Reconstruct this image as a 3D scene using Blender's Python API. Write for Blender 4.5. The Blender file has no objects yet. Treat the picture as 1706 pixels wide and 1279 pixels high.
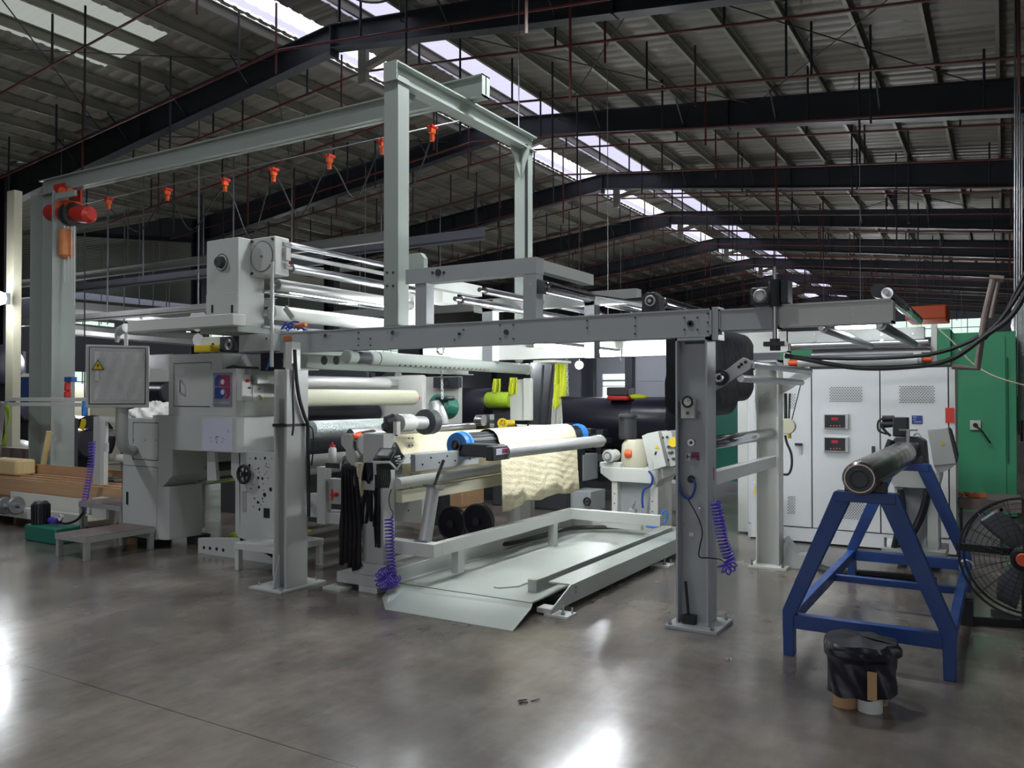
WORLD=1.6; EXPO=0.15; TUBE=85
LAMPS=[(-9.5,3.0,5.6,80),(-3.0,4.2,6.8,70),(-3.4,7.2,6.4,150),(-1.2,7.6,6.4,90),(-6.5,7.5,6.6,90)]
GLOBES=[(-7,15.5,2.5,170),(-2.5,18,2.6,170),(-14,16,2.8,200),(-19,11,2.6,170),(-27,14.2,3.0,260),(-5,28,2.8,420),(-13,30,3,420),(-30,30,3,350),(-6,44,3,550),(-3,37,2.6,420),(-2,52,3,450),(3,3,4.5,90),(-5.6,9.5,2.15,55)]
import bpy, bmesh, math, random
from mathutils import Vector, Matrix
random.seed(7)
C = bpy.context.scene.collection
# ---------------------------------------------------------------- camera geometry
F=1364.0; YAW=math.radians(31.0); PIT=math.atan(20.5/1364); H=1.65
cp,sp=math.cos(PIT),math.sin(PIT)
fw=Vector((-math.sin(YAW)*cp, math.cos(YAW)*cp, sp)); rt=Vector((math.cos(YAW),math.sin(YAW),0)); upv=rt.cross(fw)
def at(px,py,X=None,Y=None,Z=None,d=None):
    """world point seen at photo pixel (px,py) that lies in the given plane"""
    v=fw+rt*((px-853)/F)+upv*((639.5-py)/F)
    if X is not None:t=X/v.x
    elif Y is not None:t=Y/v.y
    elif Z is not None:t=(Z-H)/v.z
    else:t=d
    return Vector((v.x*t,v.y*t,H+v.z*t))
cam=bpy.data.cameras.new('camera'); co=bpy.data.objects.new('camera',cam); C.objects.link(co)
co.location=(0,0,H); co.rotation_euler=(math.pi/2+PIT,0,YAW)
cam.sensor_width=36; cam.lens=F/1706*36; cam.clip_end=300; cam.clip_start=.05
bpy.context.scene.camera=co
# ---------------------------------------------------------------- materials
def mat(name,col,rough=.5,metal=0,var=.08,scale=3.0,bump=0,spec=.5,rvar=.08,alpha=1,trans=0,stretch=None,emit=0,coat=0,bscale=None):
    m=bpy.data.materials.new(name); m.use_nodes=True; n=m.node_tree.nodes; l=m.node_tree.links
    b=n['Principled BSDF']; tc=n.new('ShaderNodeTexCoord'); mp=n.new('ShaderNodeMapping')
    l.new(tc.outputs['Object'],mp.inputs[0])
    if stretch: mp.inputs['Scale'].default_value=stretch
    ns=n.new('ShaderNodeTexNoise'); ns.inputs['Scale'].default_value=scale; ns.inputs['Detail'].default_value=4
    l.new(mp.outputs[0],ns.inputs[0])
    mx=n.new('ShaderNodeMix'); mx.data_type='RGBA'
    mx.inputs[6].default_value=[c*(1-var) for c in col]+[1]; mx.inputs[7].default_value=[min(1,c*(1+var)) for c in col]+[1]
    l.new(ns.outputs[0],mx.inputs[0]); l.new(mx.outputs[2],b.inputs['Base Color'])
    mr=n.new('ShaderNodeMapRange'); mr.inputs[1].default_value=.3; mr.inputs[2].default_value=.7
    lo,hi=max(.02,rough-rvar),min(1,rough+rvar)
    if lo<.28<hi: lo,hi=(.285,hi) if rough>=.28 else (lo,.268)
    mr.inputs[3].default_value=lo; mr.inputs[4].default_value=hi
    l.new(ns.outputs[0],mr.inputs[0]); l.new(mr.outputs[0],b.inputs['Roughness'])
    b.inputs['Metallic'].default_value=metal; b.inputs['Specular IOR Level'].default_value=spec
    b.inputs['Alpha'].default_value=alpha; b.inputs['Transmission Weight'].default_value=trans
    b.inputs['Coat Weight'].default_value=coat
    if emit:
        b.inputs['Emission Color'].default_value=list(col)+[1]; b.inputs['Emission Strength'].default_value=emit
    if bump:
        n2=n.new('ShaderNodeTexNoise'); n2.inputs['Scale'].default_value=bscale or scale*4; n2.inputs['Detail'].default_value=5
        l.new(mp.outputs[0],n2.inputs[0])
        bp=n.new('ShaderNodeBump'); bp.inputs['Strength'].default_value=bump; bp.inputs['Distance'].default_value=.02
        l.new(n2.outputs[0],bp.inputs['Height']); l.new(bp.outputs[0],b.inputs['Normal'])
    return m
M={}
M['paint']=mat('machine_grey_paint',(.50,.525,.50),.38,var=.05)
M['paintd']=mat('beam_grey_paint',(.385,.41,.42),.42,var=.06)
M['gantry']=mat('gantry_grey_green_paint',(.33,.37,.34),.5,var=.06)
M['white']=mat('cabinet_white_paint',(.60,.62,.63),.42,var=.03)
M['bright']=mat('white_painted_steel',(.62,.64,.60),.4,var=.05)
M['steel']=mat('brushed_steel',(.45,.46,.48),.32,1,var=.12,scale=8)
M['chrome']=mat('polished_chrome',(.72,.72,.74),.12,1,var=.05,rvar=.05,scale=6)
M['rollst']=mat('aged_roller_steel',(.36,.31,.29),.2,1,var=.15,rvar=.06,scale=5)
M['alu']=mat('dull_aluminium',(.50,.51,.50),.42,.45,var=.1,scale=9)
M['dark']=mat('dark_cast_metal',(.05,.055,.06),.5,.3,var=.2)
M['black']=mat('black_rubber',(.012,.012,.014),.55,var=.2)
M['navy']=mat('navy_roof_steel',(.018,.02,.028),.5,var=.25,scale=2)
M['purlin']=mat('galvanised_purlin',(.20,.195,.16),.5,.15,var=.15,scale=3)
M['redpipe']=mat('red_sprinkler_paint',(.085,.015,.012),.5,var=.25)
M['red']=mat('hoist_red_paint',(.50,.03,.02),.4,var=.15,scale=6)
M['orange']=mat('orange_plastic',(.75,.10,.02),.45,var=.1)
M['bagor']=mat('orange_chain_bag',(.62,.22,.07),.5,var=.2,scale=7)
M['roof']=mat('roof_sheet',(.165,.158,.128),.5,.1,var=.3,scale=.6,stretch=(1,6,1))
M['wallm']=mat('wall_sheet',(.16,.17,.20),.6,var=.12,scale=.5)
M['blue']=mat('navy_blue_paint',(.010,.050,.21),.38,var=.12,scale=4)
M['bluel']=mat('bright_blue_plastic',(.03,.22,.65),.35,var=.08)
M['green']=mat('machine_green_paint',(.06,.34,.17),.45,var=.07,scale=1.5)
M['dgreen']=mat('dark_green_paint',(.02,.16,.11),.4,var=.1)
M['cream']=mat('cream_fabric',(.80,.73,.50),.85,var=.06,bump=.5,bscale=90,scale=4)
M['creamr']=mat('cream_rubber_roller',(.66,.66,.50),.5,var=.03)
M['fab']=mat('black_fabric',(.008,.008,.012),.75,var=.3,bump=.6,bscale=14)
M['film']=mat('black_film_roll',(.012,.011,.022),.28,var=.3,scale=2,bump=.25,bscale=5)
M['foil']=mat('silver_wrapping_film',(.50,.56,.54),.28,.5,var=.15,scale=20,bump=.7,bscale=40)
M['wood']=mat('crate_timber',(.50,.31,.17),.7,var=.25,scale=3,stretch=(.6,6,8),bump=.2)
M['woodl']=mat('pale_timber',(.66,.52,.26),.7,var=.15,scale=5,stretch=(6,6,.6))
M['yellow']=mat('yellow_paint',(.75,.55,.02),.45,var=.05)
M['hiviz']=mat('yellow_green_fabric',(.55,.62,.03),.7,var=.1,bump=.5,bscale=20)
M['lime']=mat('lime_green_film',(.30,.46,.02),.3,var=.2,scale=12,bump=.6)
M['purple']=mat('purple_hose_plastic',(.10,.055,.50),.3,var=.1)
M['hoseb']=mat('blue_air_hose',(.02,.06,.30),.35,var=.1)
M['plastic']=mat('clear_plastic_wrap',(.70,.72,.70),.25,var=.12,scale=5,bump=.6,alpha=.55)
M['bag']=mat('white_plastic_bag',(.74,.74,.70),.35,var=.1,bump=.8,bscale=12,scale=6)
M['paper']=mat('white_paper',(.55,.56,.66),.8,var=.03)
M['ink']=mat('blue_black_ink',(.03,.035,.10),.8,var=.1)
M['pink']=mat('logo_magenta',(.26,.03,.09),.5,var=.05)
M['lblue']=mat('logo_blue',(.025,.05,.20),.5,var=.05)
M['plate']=mat('logo_backing_grey',(.20,.22,.26),.4,var=.05)
M['glassd']=mat('dark_display_glass',(.025,.03,.035),.15,var=.1)
M['scrn']=mat('grey_touch_screen',(.14,.15,.155),.2,var=.05)
M['rled']=mat('red_digit_display',(.30,.01,.03),.4,var=.2,emit=.15)
M['card']=mat('brown_cardboard',(.48,.30,.15),.8,var=.1,scale=8)
M['rust']=mat('worn_brown_step',(.16,.125,.11),.6,var=.35,scale=6,bump=.3)
M['skin']=mat('beige_paint',(.55,.53,.40),.5,var=.06)
M['deck']=mat('platform_steel_deck',(.50,.55,.51),.34,.15,var=.06,scale=3)
M['bluec']=mat('blue_cabinet_paint',(.03,.09,.33),.45,var=.1)
M['bronze']=mat('bronze_orange_part',(.55,.17,.05),.4,.3)
def tubelight(name,s,col=(.93,.97,1)):
    m=bpy.data.materials.new(name); m.use_nodes=True; b=m.node_tree.nodes['Principled BSDF']
    b.inputs['Base Color'].default_value=(.9,.9,.9,1); b.inputs['Emission Color'].default_value=list(col)+[1]; b.inputs['Emission Strength'].default_value=s
    return m
M['tube']=tubelight('lit_lamp_tube',TUBE); M['tube2']=tubelight('lit_beam_tube',210); M['lamp']=tubelight('lit_high_bay_lamp',60,(.9,.95,1)); M['tubes']=tubelight('lit_dim_tube',5)
def trans(name,col):
    m=bpy.data.materials.new(name); m.use_nodes=True; n=m.node_tree.nodes; l=m.node_tree.links; n.clear()
    o=n.new('ShaderNodeOutputMaterial'); t=n.new('ShaderNodeBsdfTranslucent'); g=n.new('ShaderNodeBsdfTransparent'); d=n.new('ShaderNodeMixShader')
    t.inputs[0].default_value=list(col)+[1]; g.inputs[0].default_value=list(col)+[1]; d.inputs[0].default_value=.08
    l.new(t.outputs[0],d.inputs[1]); l.new(g.outputs[0],d.inputs[2]); l.new(d.outputs[0],o.inputs[0]); return m
M['sky']=trans('translucent_roof_panel',(.50,.48,.57)); M['skyd']=trans('darker_translucent_roof_panel',(.22,.23,.19)); M['pane']=tubelight('daylit_window_pane',.85,(.74,.95,.84))  # skyd: same panel in a darker tint
# ---------------------------------------------------------------- mesh builder
class MB:
    def __init__(s): s.b=bmesh.new()
    def hexa(s,p):
        v=[s.b.verts.new(q) for q in p]
        for f in ((3,2,1,0),(4,5,6,7),(0,1,5,4),(1,2,6,5),(2,3,7,6),(3,0,4,7)): s.b.faces.new([v[i] for i in f])
        return s
    def box(s,x0,x1,y0,y1,z0,z1):
        x0,x1=sorted((x0,x1)); y0,y1=sorted((y0,y1)); z0,z1=sorted((z0,z1))
        return s.hexa([(x0,y0,z0),(x1,y0,z0),(x1,y1,z0),(x0,y1,z0),(x0,y0,z1),(x1,y0,z1),(x1,y1,z1),(x0,y1,z1)])
    def bar(s,p,q,w,h,up=(0,0,1)):
        p,q=Vector(p),Vector(q); d=(q-p).normalized(); u=Vector(up)
        if abs(d.dot(u))>.99: u=Vector((0,1,0))
        a=d.cross(u).normalized(); c=a.cross(d).normalized(); r=[]
        for e in (p,q): r+= [e-a*w/2-c*h/2,e+a*w/2-c*h/2,e+a*w/2+c*h/2,e-a*w/2+c*h/2]
        return s.hexa(r)
    def cyl(s,p,q,r,r2=None,n=20,caps=True):
        return s.lathe(p,q,[(0,r),(1,r if r2 is None else r2)],n,caps)
    def lathe(s,p,q,prof,n=24,caps=True):
        p,q=Vector(p),Vector(q); d=q-p; u=d.normalized(); a=u.orthogonal().normalized(); c=u.cross(a); rings=[]
        for t,r in prof:
            rings.append([s.b.verts.new(p+d*t+(a*math.cos(2*math.pi*i/n)+c*math.sin(2*math.pi*i/n))*max(r,1e-4)) for i in range(n)])
        for k in range(len(rings)-1):
            for i in range(n): s.b.faces.new((rings[k][i],rings[k][(i+1)%n],rings[k+1][(i+1)%n],rings[k+1][i]))
        if caps: s.b.faces.new(rings[0][::-1]); s.b.faces.new(rings[-1])
        return s
    def tube(s,pts,r,n=8,closed=False,smooth=0):
        pts=[Vector(p) for p in pts]
        if smooth: pts=spline(pts,smooth)
        rings=[]; a=None; N=len(pts)
        for i,p in enumerate(pts):
            if closed: d=(pts[(i+1)%N]-pts[i-1]).normalized()
            else: d=(pts[min(i+1,N-1)]-pts[max(i-1,0)]).normalized()
            if a is None: a=d.orthogonal().normalized()
            else:
                a=a-d*a.dot(d); a=a.normalized() if a.length>1e-6 else d.orthogonal().normalized()
            c=d.cross(a); rr=r[i] if isinstance(r,(list,tuple)) else r
            rings.append([s.b.verts.new(p+(a*math.cos(2*math.pi*k/n)+c*math.sin(2*math.pi*k/n))*rr) for k in range(n)])
        for k in range(N if closed else N-1):
            A,B=rings[k],rings[(k+1)%N]
            for i in range(n): s.b.faces.new((A[i],A[(i+1)%n],B[(i+1)%n],B[i]))
        if not closed: s.b.faces.new(rings[0][::-1]); s.b.faces.new(rings[-1])
        return s
    def prism(s,poly,ax,a,b):
        """poly of 2-D points in the plane normal to ax ('X': y,z  'Y': x,z  'Z': x,y), extruded from a to b"""
        def P(u,v,w): return {'X':(w,u,v),'Y':(u,w,v),'Z':(u,v,w)}[ax]
        A=[s.b.verts.new(P(u,v,a)) for u,v in poly]; B=[s.b.verts.new(P(u,v,b)) for u,v in poly]; n=len(poly)
        s.b.faces.new(A); s.b.faces.new(B[::-1])
        for i in range(n): s.b.faces.new((A[i],B[i],B[(i+1)%n],A[(i+1)%n]))
        return s
    def torus(s,c,axis,R,r,n=32,m=8,a0=0,a1=2*math.pi):
        c=Vector(c); u=Vector(axis).normalized(); a=u.orthogonal().normalized(); b=u.cross(a); full=abs(a1-a0-2*math.pi)<1e-6
        k=n if full else n+1
        return s.tube([c+(a*math.cos(a0+(a1-a0)*i/n)+b*math.sin(a0+(a1-a0)*i/n))*R for i in range(k)],r,m,closed=full)
    def sph(s,c,r,sc=(1,1,1),u=16,v=10):
        g=bmesh.ops.create_uvsphere(s.b,u_segments=u,v_segments=v,radius=r)['verts']
        for w in g: w.co=Vector((w.co.x*sc[0],w.co.y*sc[1],w.co.z*sc[2]))+Vector(c)
        return s
    def poly(s,pts): s.b.faces.new([s.b.verts.new(p) for p in pts]); return s
    def sheet(s,fn,nu,nv,th=0):
        g=[[s.b.verts.new(fn(i/nu,j/nv)) for j in range(nv+1)] for i in range(nu+1)]
        for i in range(nu):
            for j in range(nv): s.b.faces.new((g[i][j],g[i+1][j],g[i+1][j+1],g[i][j+1]))
        if th: s.th=th
        return s
    def build(s,name,m,parent=None,bevel=0,sharp=35):
        s.b.normal_update()
        bmesh.ops.recalc_face_normals(s.b,faces=s.b.faces)
        for f in s.b.faces: f.smooth=True
        for e in s.b.edges:
            if len(e.link_faces)==2: e.smooth = e.calc_face_angle(0)<math.radians(sharp)
        me=bpy.data.meshes.new(name); s.b.to_mesh(me); s.b.free()
        me.materials.append(M[m] if isinstance(m,str) else m)
        o=bpy.data.objects.new(name,me); C.objects.link(o)
        if parent is not None:
            o.parent=parent; o.matrix_parent_inverse=WM[parent.name].inverted() if parent.name in WM else Matrix()
        WM[o.name]=Matrix()
        if getattr(s,'th',0):
            md=o.modifiers.new('thickness','SOLIDIFY'); md.thickness=s.th; md.offset=0
        if bevel:
            md=o.modifiers.new('bevel','BEVEL'); md.width=bevel; md.segments=2; md.limit_method='ANGLE'; md.angle_limit=math.radians(40)
        return o
    def buildn(s,name,m,parent=None,bevel=0,sharp=35):
        """one object for every loose piece"""
        s.b.verts.ensure_lookup_table(); seen=set(); out=[]
        for v in s.b.verts:
            if v in seen: continue
            st=[v]; comp=[]; seen.add(v)
            while st:
                a=st.pop(); comp.append(a)
                for e in a.link_edges:
                    o=e.other_vert(a)
                    if o not in seen: seen.add(o); st.append(o)
            k=MB(); mp={a:k.b.verts.new(a.co) for a in comp}
            for f in {f for a in comp for f in a.link_faces}: k.b.faces.new([mp[w] for w in f.verts])
            out.append(k.build(name,m,parent,bevel,sharp))
        s.b.free(); return out
WM={}
def spline(P,k):
    out=[]
    for i in range(len(P)-1):
        p0=P[max(i-1,0)];p1=P[i];p2=P[i+1];p3=P[min(i+2,len(P)-1)]
        for j in range(k):
            t=j/k
            out.append(.5*((2*p1)+(p2-p0)*t+(2*p0-5*p1+4*p2-p3)*t*t+(3*p1-p0-3*p2+p3)*t**3))
    out.append(P[-1]); return out
def tag(o,label,cat,group=None,kind=None):
    o['label']=label; o['category']=cat
    if group:o['group']=group
    if kind:o['kind']=kind
    return o
def thing(name,label,cat,loc=(0,0,0),group=None):
    o=bpy.data.objects.new(name,None); C.objects.link(o); o.location=loc; o.empty_display_size=.2
    WM[o.name]=Matrix.Translation(loc); return tag(o,label,cat,group)
def struct(o,label=None):
    o['kind']='structure'
    if label: o['label']=label; o['category']=o.name.split('.')[0].split('_')[0]
    return o
def copy_tree(r,delta,label,group=None):
    c=r.copy(); C.objects.link(c); c['label']=label; c.location=Vector(r.location)+Vector(delta)
    if group:c['group']=group
    for ch in [x for x in bpy.data.objects if x.parent==r]:
        k=ch.copy(); C.objects.link(k); k.parent=c; k.matrix_parent_inverse=ch.matrix_parent_inverse.copy()
        for g in [x for x in bpy.data.objects if x.parent==ch]:
            q=g.copy(); C.objects.link(q); q.parent=k; q.matrix_parent_inverse=g.matrix_parent_inverse.copy()
    return c
def fbx(px0,px1,t,b,Y,dy):
    """box bounds whose face toward the camera side lies in plane Y: columns px0..px1, rows t..b read at px0"""
    pm=(t+b)/2
    return (at(px0,pm,Y=Y).x,at(px1,pm,Y=Y).x,Y,Y+dy,at(px0,b,Y=Y).z,at(px0,t,Y=Y).z)
def sbx(px0,px1,t,b,X,dx):
    pm=(t+b)/2
    return (X-dx,X,at(px0,pm,X=X).y,at(px1,pm,X=X).y,at(px0,b,X=X).z,at(px0,t,X=X).z)
def bolts(mb,pts,axis,r=.012,l=.012):
    for p in pts:
        p=Vector(p); mb.cyl(p,p+Vector(axis)*l,r,n=6)
# ================================================================= BUILDING
XR,ZR,SL=-10.8,8.85,.108           # ridge line, height, roof slope
XL,XE=-22.3,.7                     # column lines of the hall
def roofz(x):
    if x<XL: return roofz(2*XL-x)
    if x>XE: return roofz(2*XE-x)
    return ZR-SL*abs(x-XR)
Y0r,YE=5.4,66.0
def floor_mat():
    m=bpy.data.materials.new('polished_concrete'); m.use_nodes=True; n=m.node_tree.nodes; l=m.node_tree.links; b=n['Principled BSDF']
    tc=n.new('ShaderNodeTexCoord')
    def noise(sc,det,stretch=None,rough=.55):
        mp=n.new('ShaderNodeMapping'); l.new(tc.outputs['Object'],mp.inputs[0])
        if stretch: mp.inputs['Scale'].default_value=stretch[0]; mp.inputs['Rotation'].default_value=(0,0,stretch[1])
        t=n.new('ShaderNodeTexNoise'); t.inputs['Scale'].default_value=sc; t.inputs['Detail'].default_value=det; t.inputs['Roughness'].default_value=rough
        l.new(mp.outputs[0],t.inputs[0]); return t.outputs[0]
    def ramp(x,stops):
        r=n.new('ShaderNodeValToRGB'); l.new(x,r.inputs[0]); e=r.color_ramp.elements
        e[0].position=stops[0][0]; e[0].color=list(stops[0][1])+[1]; e[1].position=stops[-1][0]; e[1].color=list(stops[-1][1])+[1]
        for p,c in stops[1:-1]:
            q=e.new(p); q.color=list(c)+[1]
        return r.outputs[0]
    def mul(a,c,f=1):
        x=n.new('ShaderNodeMix'); x.data_type='RGBA'; x.blend_type='MULTIPLY'; x.inputs[0].default_value=f
        l.new(a,x.inputs[6]); l.new(c,x.inputs[7]); return x.outputs[2]
    c1=ramp(noise(.7,8,rough=.62),[(.3,(.085,.079,.071)),(.47,(.15,.138,.122)),(.56,(.21,.193,.168)),(.7,(.29,.27,.235))])
    c2=ramp(noise(6,8,((1,.25,1),.6),.7),[(.3,(.74,.72,.72)),(.68,(1,1,1))])
    c3=ramp(noise(2.2,5,((1,2.5,1),-.3)),[(.4,(1,.94,.92)),(.62,(1,1,1))])
    col=mul(mul(c1,c2),c3)
    # sawn joints across the slab
    sx=n.new('ShaderNodeSeparateXYZ'); l.new(tc.outputs['Object'],sx.inputs[0])
    def joint(sock,v):
        a=n.new('ShaderNodeMath'); a.operation='SUBTRACT'; l.new(sock,a.inputs[0]); a.inputs[1].default_value=v
        c=n.new('ShaderNodeMath'); c.operation='ABSOLUTE'; l.new(a.outputs[0],c.inputs[0])
        g=n.new('ShaderNodeMath'); g.operation='GREATER_THAN'; l.new(c.outputs[0],g.inputs[0]); g.inputs[1].default_value=.0035
        return g.outputs[0]
    for v in (at(250,1172.5,Z=0).y, at(1240,995,Z=0).y): col=mul(col,joint(sx.outputs['Y'],v),.8)
    l.new(col,b.inputs['Base Color'])
    r=n.new('ShaderNodeMapRange'); l.new(noise(1.6,6,((1,.5,1),.4),.65),r.inputs[0]); r.inputs[1].default_value=.3; r.inputs[2].default_value=.72; r.inputs[3].default_value=.15; r.inputs[4].default_value=.265
    l.new(r.outputs[0],b.inputs['Roughness']); b.inputs['Specular IOR Level'].default_value=.75
    bp=n.new('ShaderNodeBump'); bp.inputs['Strength'].default_value=.10; bp.inputs['Distance'].default_value=.01
    l.new(noise(2.5,3),bp.inputs['Height']); l.new(bp.outputs[0],b.inputs['Normal'])
    return m
struct(MB().box(-46,12,-6,YE,-.15,0).build('floor',floor_mat()))
# corrugated roof sheets: ribs run down the slope, so the profile repeats along Y
def corr(x0,x1,y0,y1,name,m,lift=.0,pitch=.30):
    mb=MB(); n=int((y1-y0)/pitch); rows=[]
    for i in range(n):
        y=y0+i*pitch
        for dy,dz in ((0,0),(pitch*.6,0),(pitch*.7,.018),(pitch*.9,.018)): rows.append((y+dy,dz))
    rows.append((y1,0))
    A=[mb.b.verts.new((x0,y,roofz(x0)+dz+lift)) for y,dz in rows]; B=[mb.b.verts.new((x1,y,roofz(x1)+dz+lift)) for y,dz in rows]
    for i in range(len(rows)-1): mb.b.faces.new((A[i],A[i+1],B[i+1],B[i]))
    return struct(mb.build(name,m))
SK0,SK1=-10.55,-9.12
corr(SK1,XE,-6,YE,'ceiling_east','roof'); corr(XE,12,-6,YE,'ceiling_outer','roof')
corr(-45.3,XL,-6,YE,'ceiling_west','roof')
corr(SK0,SK1,-6,YE,'window_7','sky')
# west slope with a few translucent sheets let into it
tl=[(-15.6,-13.6,5.6,8.6)]
corr(-11.55,SK0,-6,YE,'ceiling_ridge','roof',.22)
corr(-12.0,-11.8,-6,YE,'window_8','sky',.10); corr(-12.1,-12.0,-6,YE,'ceiling','roof',.05)
corr(-15.6,-12.1,-6,5.7,'ceiling','roof'); corr(-13.6,-12.1,5.7,YE,'ceiling','roof'); corr(-15.6,-13.6,9.9,YE,'ceiling','roof')
corr(-15.6,-13.6,5.7,9.9,'window_9','skyd'); corr(XL,-15.6,-6,YE,'ceiling','roof')
# purlins, 1 m apart
k=0; x=-.05
while x>-44:
    if not (-11.9<x<-10.6):
        z=roofz(x)-.01
        y0=-6 
        mb=MB(); mb.box(x-.03,x+.03,y0,YE,z-.02,z); mb.box(x-.03,x-.022,y0,YE,z-.20,z-.02); mb.box(x-.03,x+.03,y0,YE,z-.208,z-.20)
        o=struct(mb.build('roof_beam_purlin','purlin'))
    x-=1.0 if x>XL else 1.5
# rafters of the portal frames, tapered toward the ridge
RY=[Y0r+6.05*i for i in range(10)]
for i,y in enumerate(RY):
    mb=MB()
    for (xa,xb) in ((XL,XR),(XR,XE),(2*XL-XR,XL)):
        da,db=(.78 if xa in(XL,) else .48),(.78 if xb in(XL,XE) else .48)
        if (xa,xb)==(XR,XE): da,db=.44,.66
        za,zb=roofz(xa)-.22,roofz(xb)-.22
        mb.prism([(xa,za),(xb,zb),(xb,zb-db),(xa,za-da)],'Y',y-.006,y+.006)
        mb.bar((xa,y,za),(xb,y,zb),.24,.018,(0,0,1)); mb.bar((xa,y,za-da),(xb,y,zb-db),.24,.018,(0,0,1))
    for xx in (XR,(XL+XR)/2,(XR+XE)/2): mb.box(xx-.012,xx+.012,y-.12,y+.12,roofz(xx)-.80,roofz(xx)-.24)
    struct(mb.build('roof_beam','navy'))
    for xx in (XL,):
        mb=MB(); zt=roofz(xx)-.25
        mb.box(xx-.26,xx-.24,y-.16,y+.16,0,zt).box(xx+.24,xx+.26,y-.16,y+.16,0,zt).box(xx-.24,xx+.24,y-.008,y+.008,0,zt)
        struct(mb.build('steel_column','navy'))
    if i>0:
        mb=MB(); xx=XE; zt=roofz(xx)-.25
        mb.box(xx-.2,xx-.18,y-.16,y+.16,0,zt).box(xx+.18,xx+.2,y-.16,y+.16,0,zt).box(xx-.18,xx+.18,y-.008,y+.008,0,zt)
        struct(mb.build('steel_column','navy'))
    # fly braces from purlins down to the bottom flange
    if 0<i<6:
        mb=MB()
        for xx in (-19.05,-17.05,-15.05,-13.05,-8.05,-6.05,-4.05,-2.05):
            z=roofz(xx); mb.bar((xx,y,z-.72),(xx,y-.55,z-.22),.03,.03)
        struct(mb.build('roof_beam_brace','navy'))
# wind bracing rods
for i in (0,1,3):
    mb=MB(); ya,yb=RY[i],RY[i+1]
    for xa,xb in ((-9.2,-4.5),(-4.5,-.2),(-18,-12.5)):
        mb.cyl((xa,ya,roofz(xa)-.32),(xb,yb,roofz(xb)-.32),.012,n=6).cyl((xb,ya,roofz(xb)-.32),(xa,yb,roofz(xa)-.32),.012,n=6)
    struct(mb.build('roof_beam_rod','navy'))
# ridge vent posts
for i in range(0,7):
    mb=MB(); y=RY[i]+.6
    mb.box(-10.7,-10.5,y-.05,y+.05,7.7,9.0); mb.bar((-10.6,y,8.0),(-9.1,y,8.0+.35),.12,.12)
    struct(mb.build('trim_ridge','purlin'))
# walls
mb=MB(); mb.box(-46,12,YE,YE+.2,0,5.9).box(-46,12,YE,YE+.2,7.15,9.2)
for a,b_ in ((-46,-34),(-30,-26),(-22,-8),(-1.2,12)): mb.box(a,b_,YE,YE+.2,5.9,7.15)
struct(mb.build('wall_back','wallm'))
mb=MB(); mb.box(-46.2,-46,-6,YE,0,1.9).box(-46.2,-46,-6,YE,3.1,5.2).box(-46.2,-46,-6,YE,6.1,9.4)
for a in range(-6,66,9): mb.box(-46.2,-46,a,a+4,1.9,3.1).box(-46.2,-46,a,a+5,5.2,6.1)
struct(mb.build('wall_left','wallm'))
mb=MB(); mb.box(-46,-9,-6.2,-6,0,9.4).box(5,12,-6.2,-6,0,9.4).box(-9,5,-6.2,-6,4.6,9.4); struct(mb.build('wall_front','wallm'))
mb=MB(); mb.box(12,12.2,-6,6,0,9.4).box(12,12.2,12,YE,0,9.4).box(12,12.2,6,12,4.6,9.4); struct(mb.build('wall_right','wallm'))
def windowrow(name,boxes,axis):
    mb=MB(); fr=MB()
    for (a,b_,z0,z1,p) in boxes:
        if axis=='Y': mb.box(a,b_,p+.08,p+.1,z0,z1)
        else: mb.box(p-.1,p-.08,a,b_,z0,z1)
        n=int((b_-a)/.9)
        for i in range(n+1):
            t=a+(b_-a)*i/n
            if axis=='Y': fr.box(t-.03,t+.03,p+.02,p+.07,z0,z1)
            else: fr.box(p-.07,p-.02,t-.03,t+.03,z0,z1)
        for z in (z0,(z0+z1)/2,z1):
            if axis=='Y': fr.box(a,b_,p+.02,p+.07,z-.03,z+.03)
            else: fr.box(p-.07,p-.02,a,b_,z-.03,z+.03)
    o=struct(mb.build(name,'pane')); struct(fr.build('window_frame','bright',o)); return o
windowrow('window_1',[(-8,-1.2,5.9,7.15,YE)],'Y'); windowrow('window_2',[(-26,-22,5.9,7.15,YE)],'Y'); windowrow('window_3',[(-34,-30,5.9,7.15,YE)],'Y')
windowrow('window_4',[(a+4,a+9,1.9,3.1,-46) for a in range(-6,57,9)],'X'); windowrow('window_5',[(a+5,a+9,5.2,6.1,-46) for a in range(-6,57,9)],'X')
# a partition wall with a low window beyond the machine, girts and dark posts
PW=33.0
wx0,wx1=at(948+55,640,Y=PW).x,at(1046,640,Y=PW).x
zt,zb=at(1024,622,Y=PW).z,at(1024,664,Y=PW).z
pl,pr=at(905,640,Y=PW).x,at(1300,640,Y=PW).x
mb=MB(); mb.box(pl,wx0,PW,PW+.12,0,4.3).box(wx1,pr,PW,PW+.12,0,4.3).box(wx0,wx1,PW,PW+.12,0,zb).box(wx0,wx1,PW,PW+.12,zt,4.3)
for z in (1.2,2.3,3.4): mb.box(pl,pr,PW-.06,PW,z,z+.08)
struct(mb.build('wall_partition','wallm'))
windowrow('window_6',[(wx0,wx1,zb,zt,PW)],'Y')
for px in (985,1049,1142):
    x=at(px,600,Y=PW-.3).x; struct(MB().box(x-.16,x+.16,PW-.45,PW-.1,0,4.3).build('steel_column','navy'))
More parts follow.
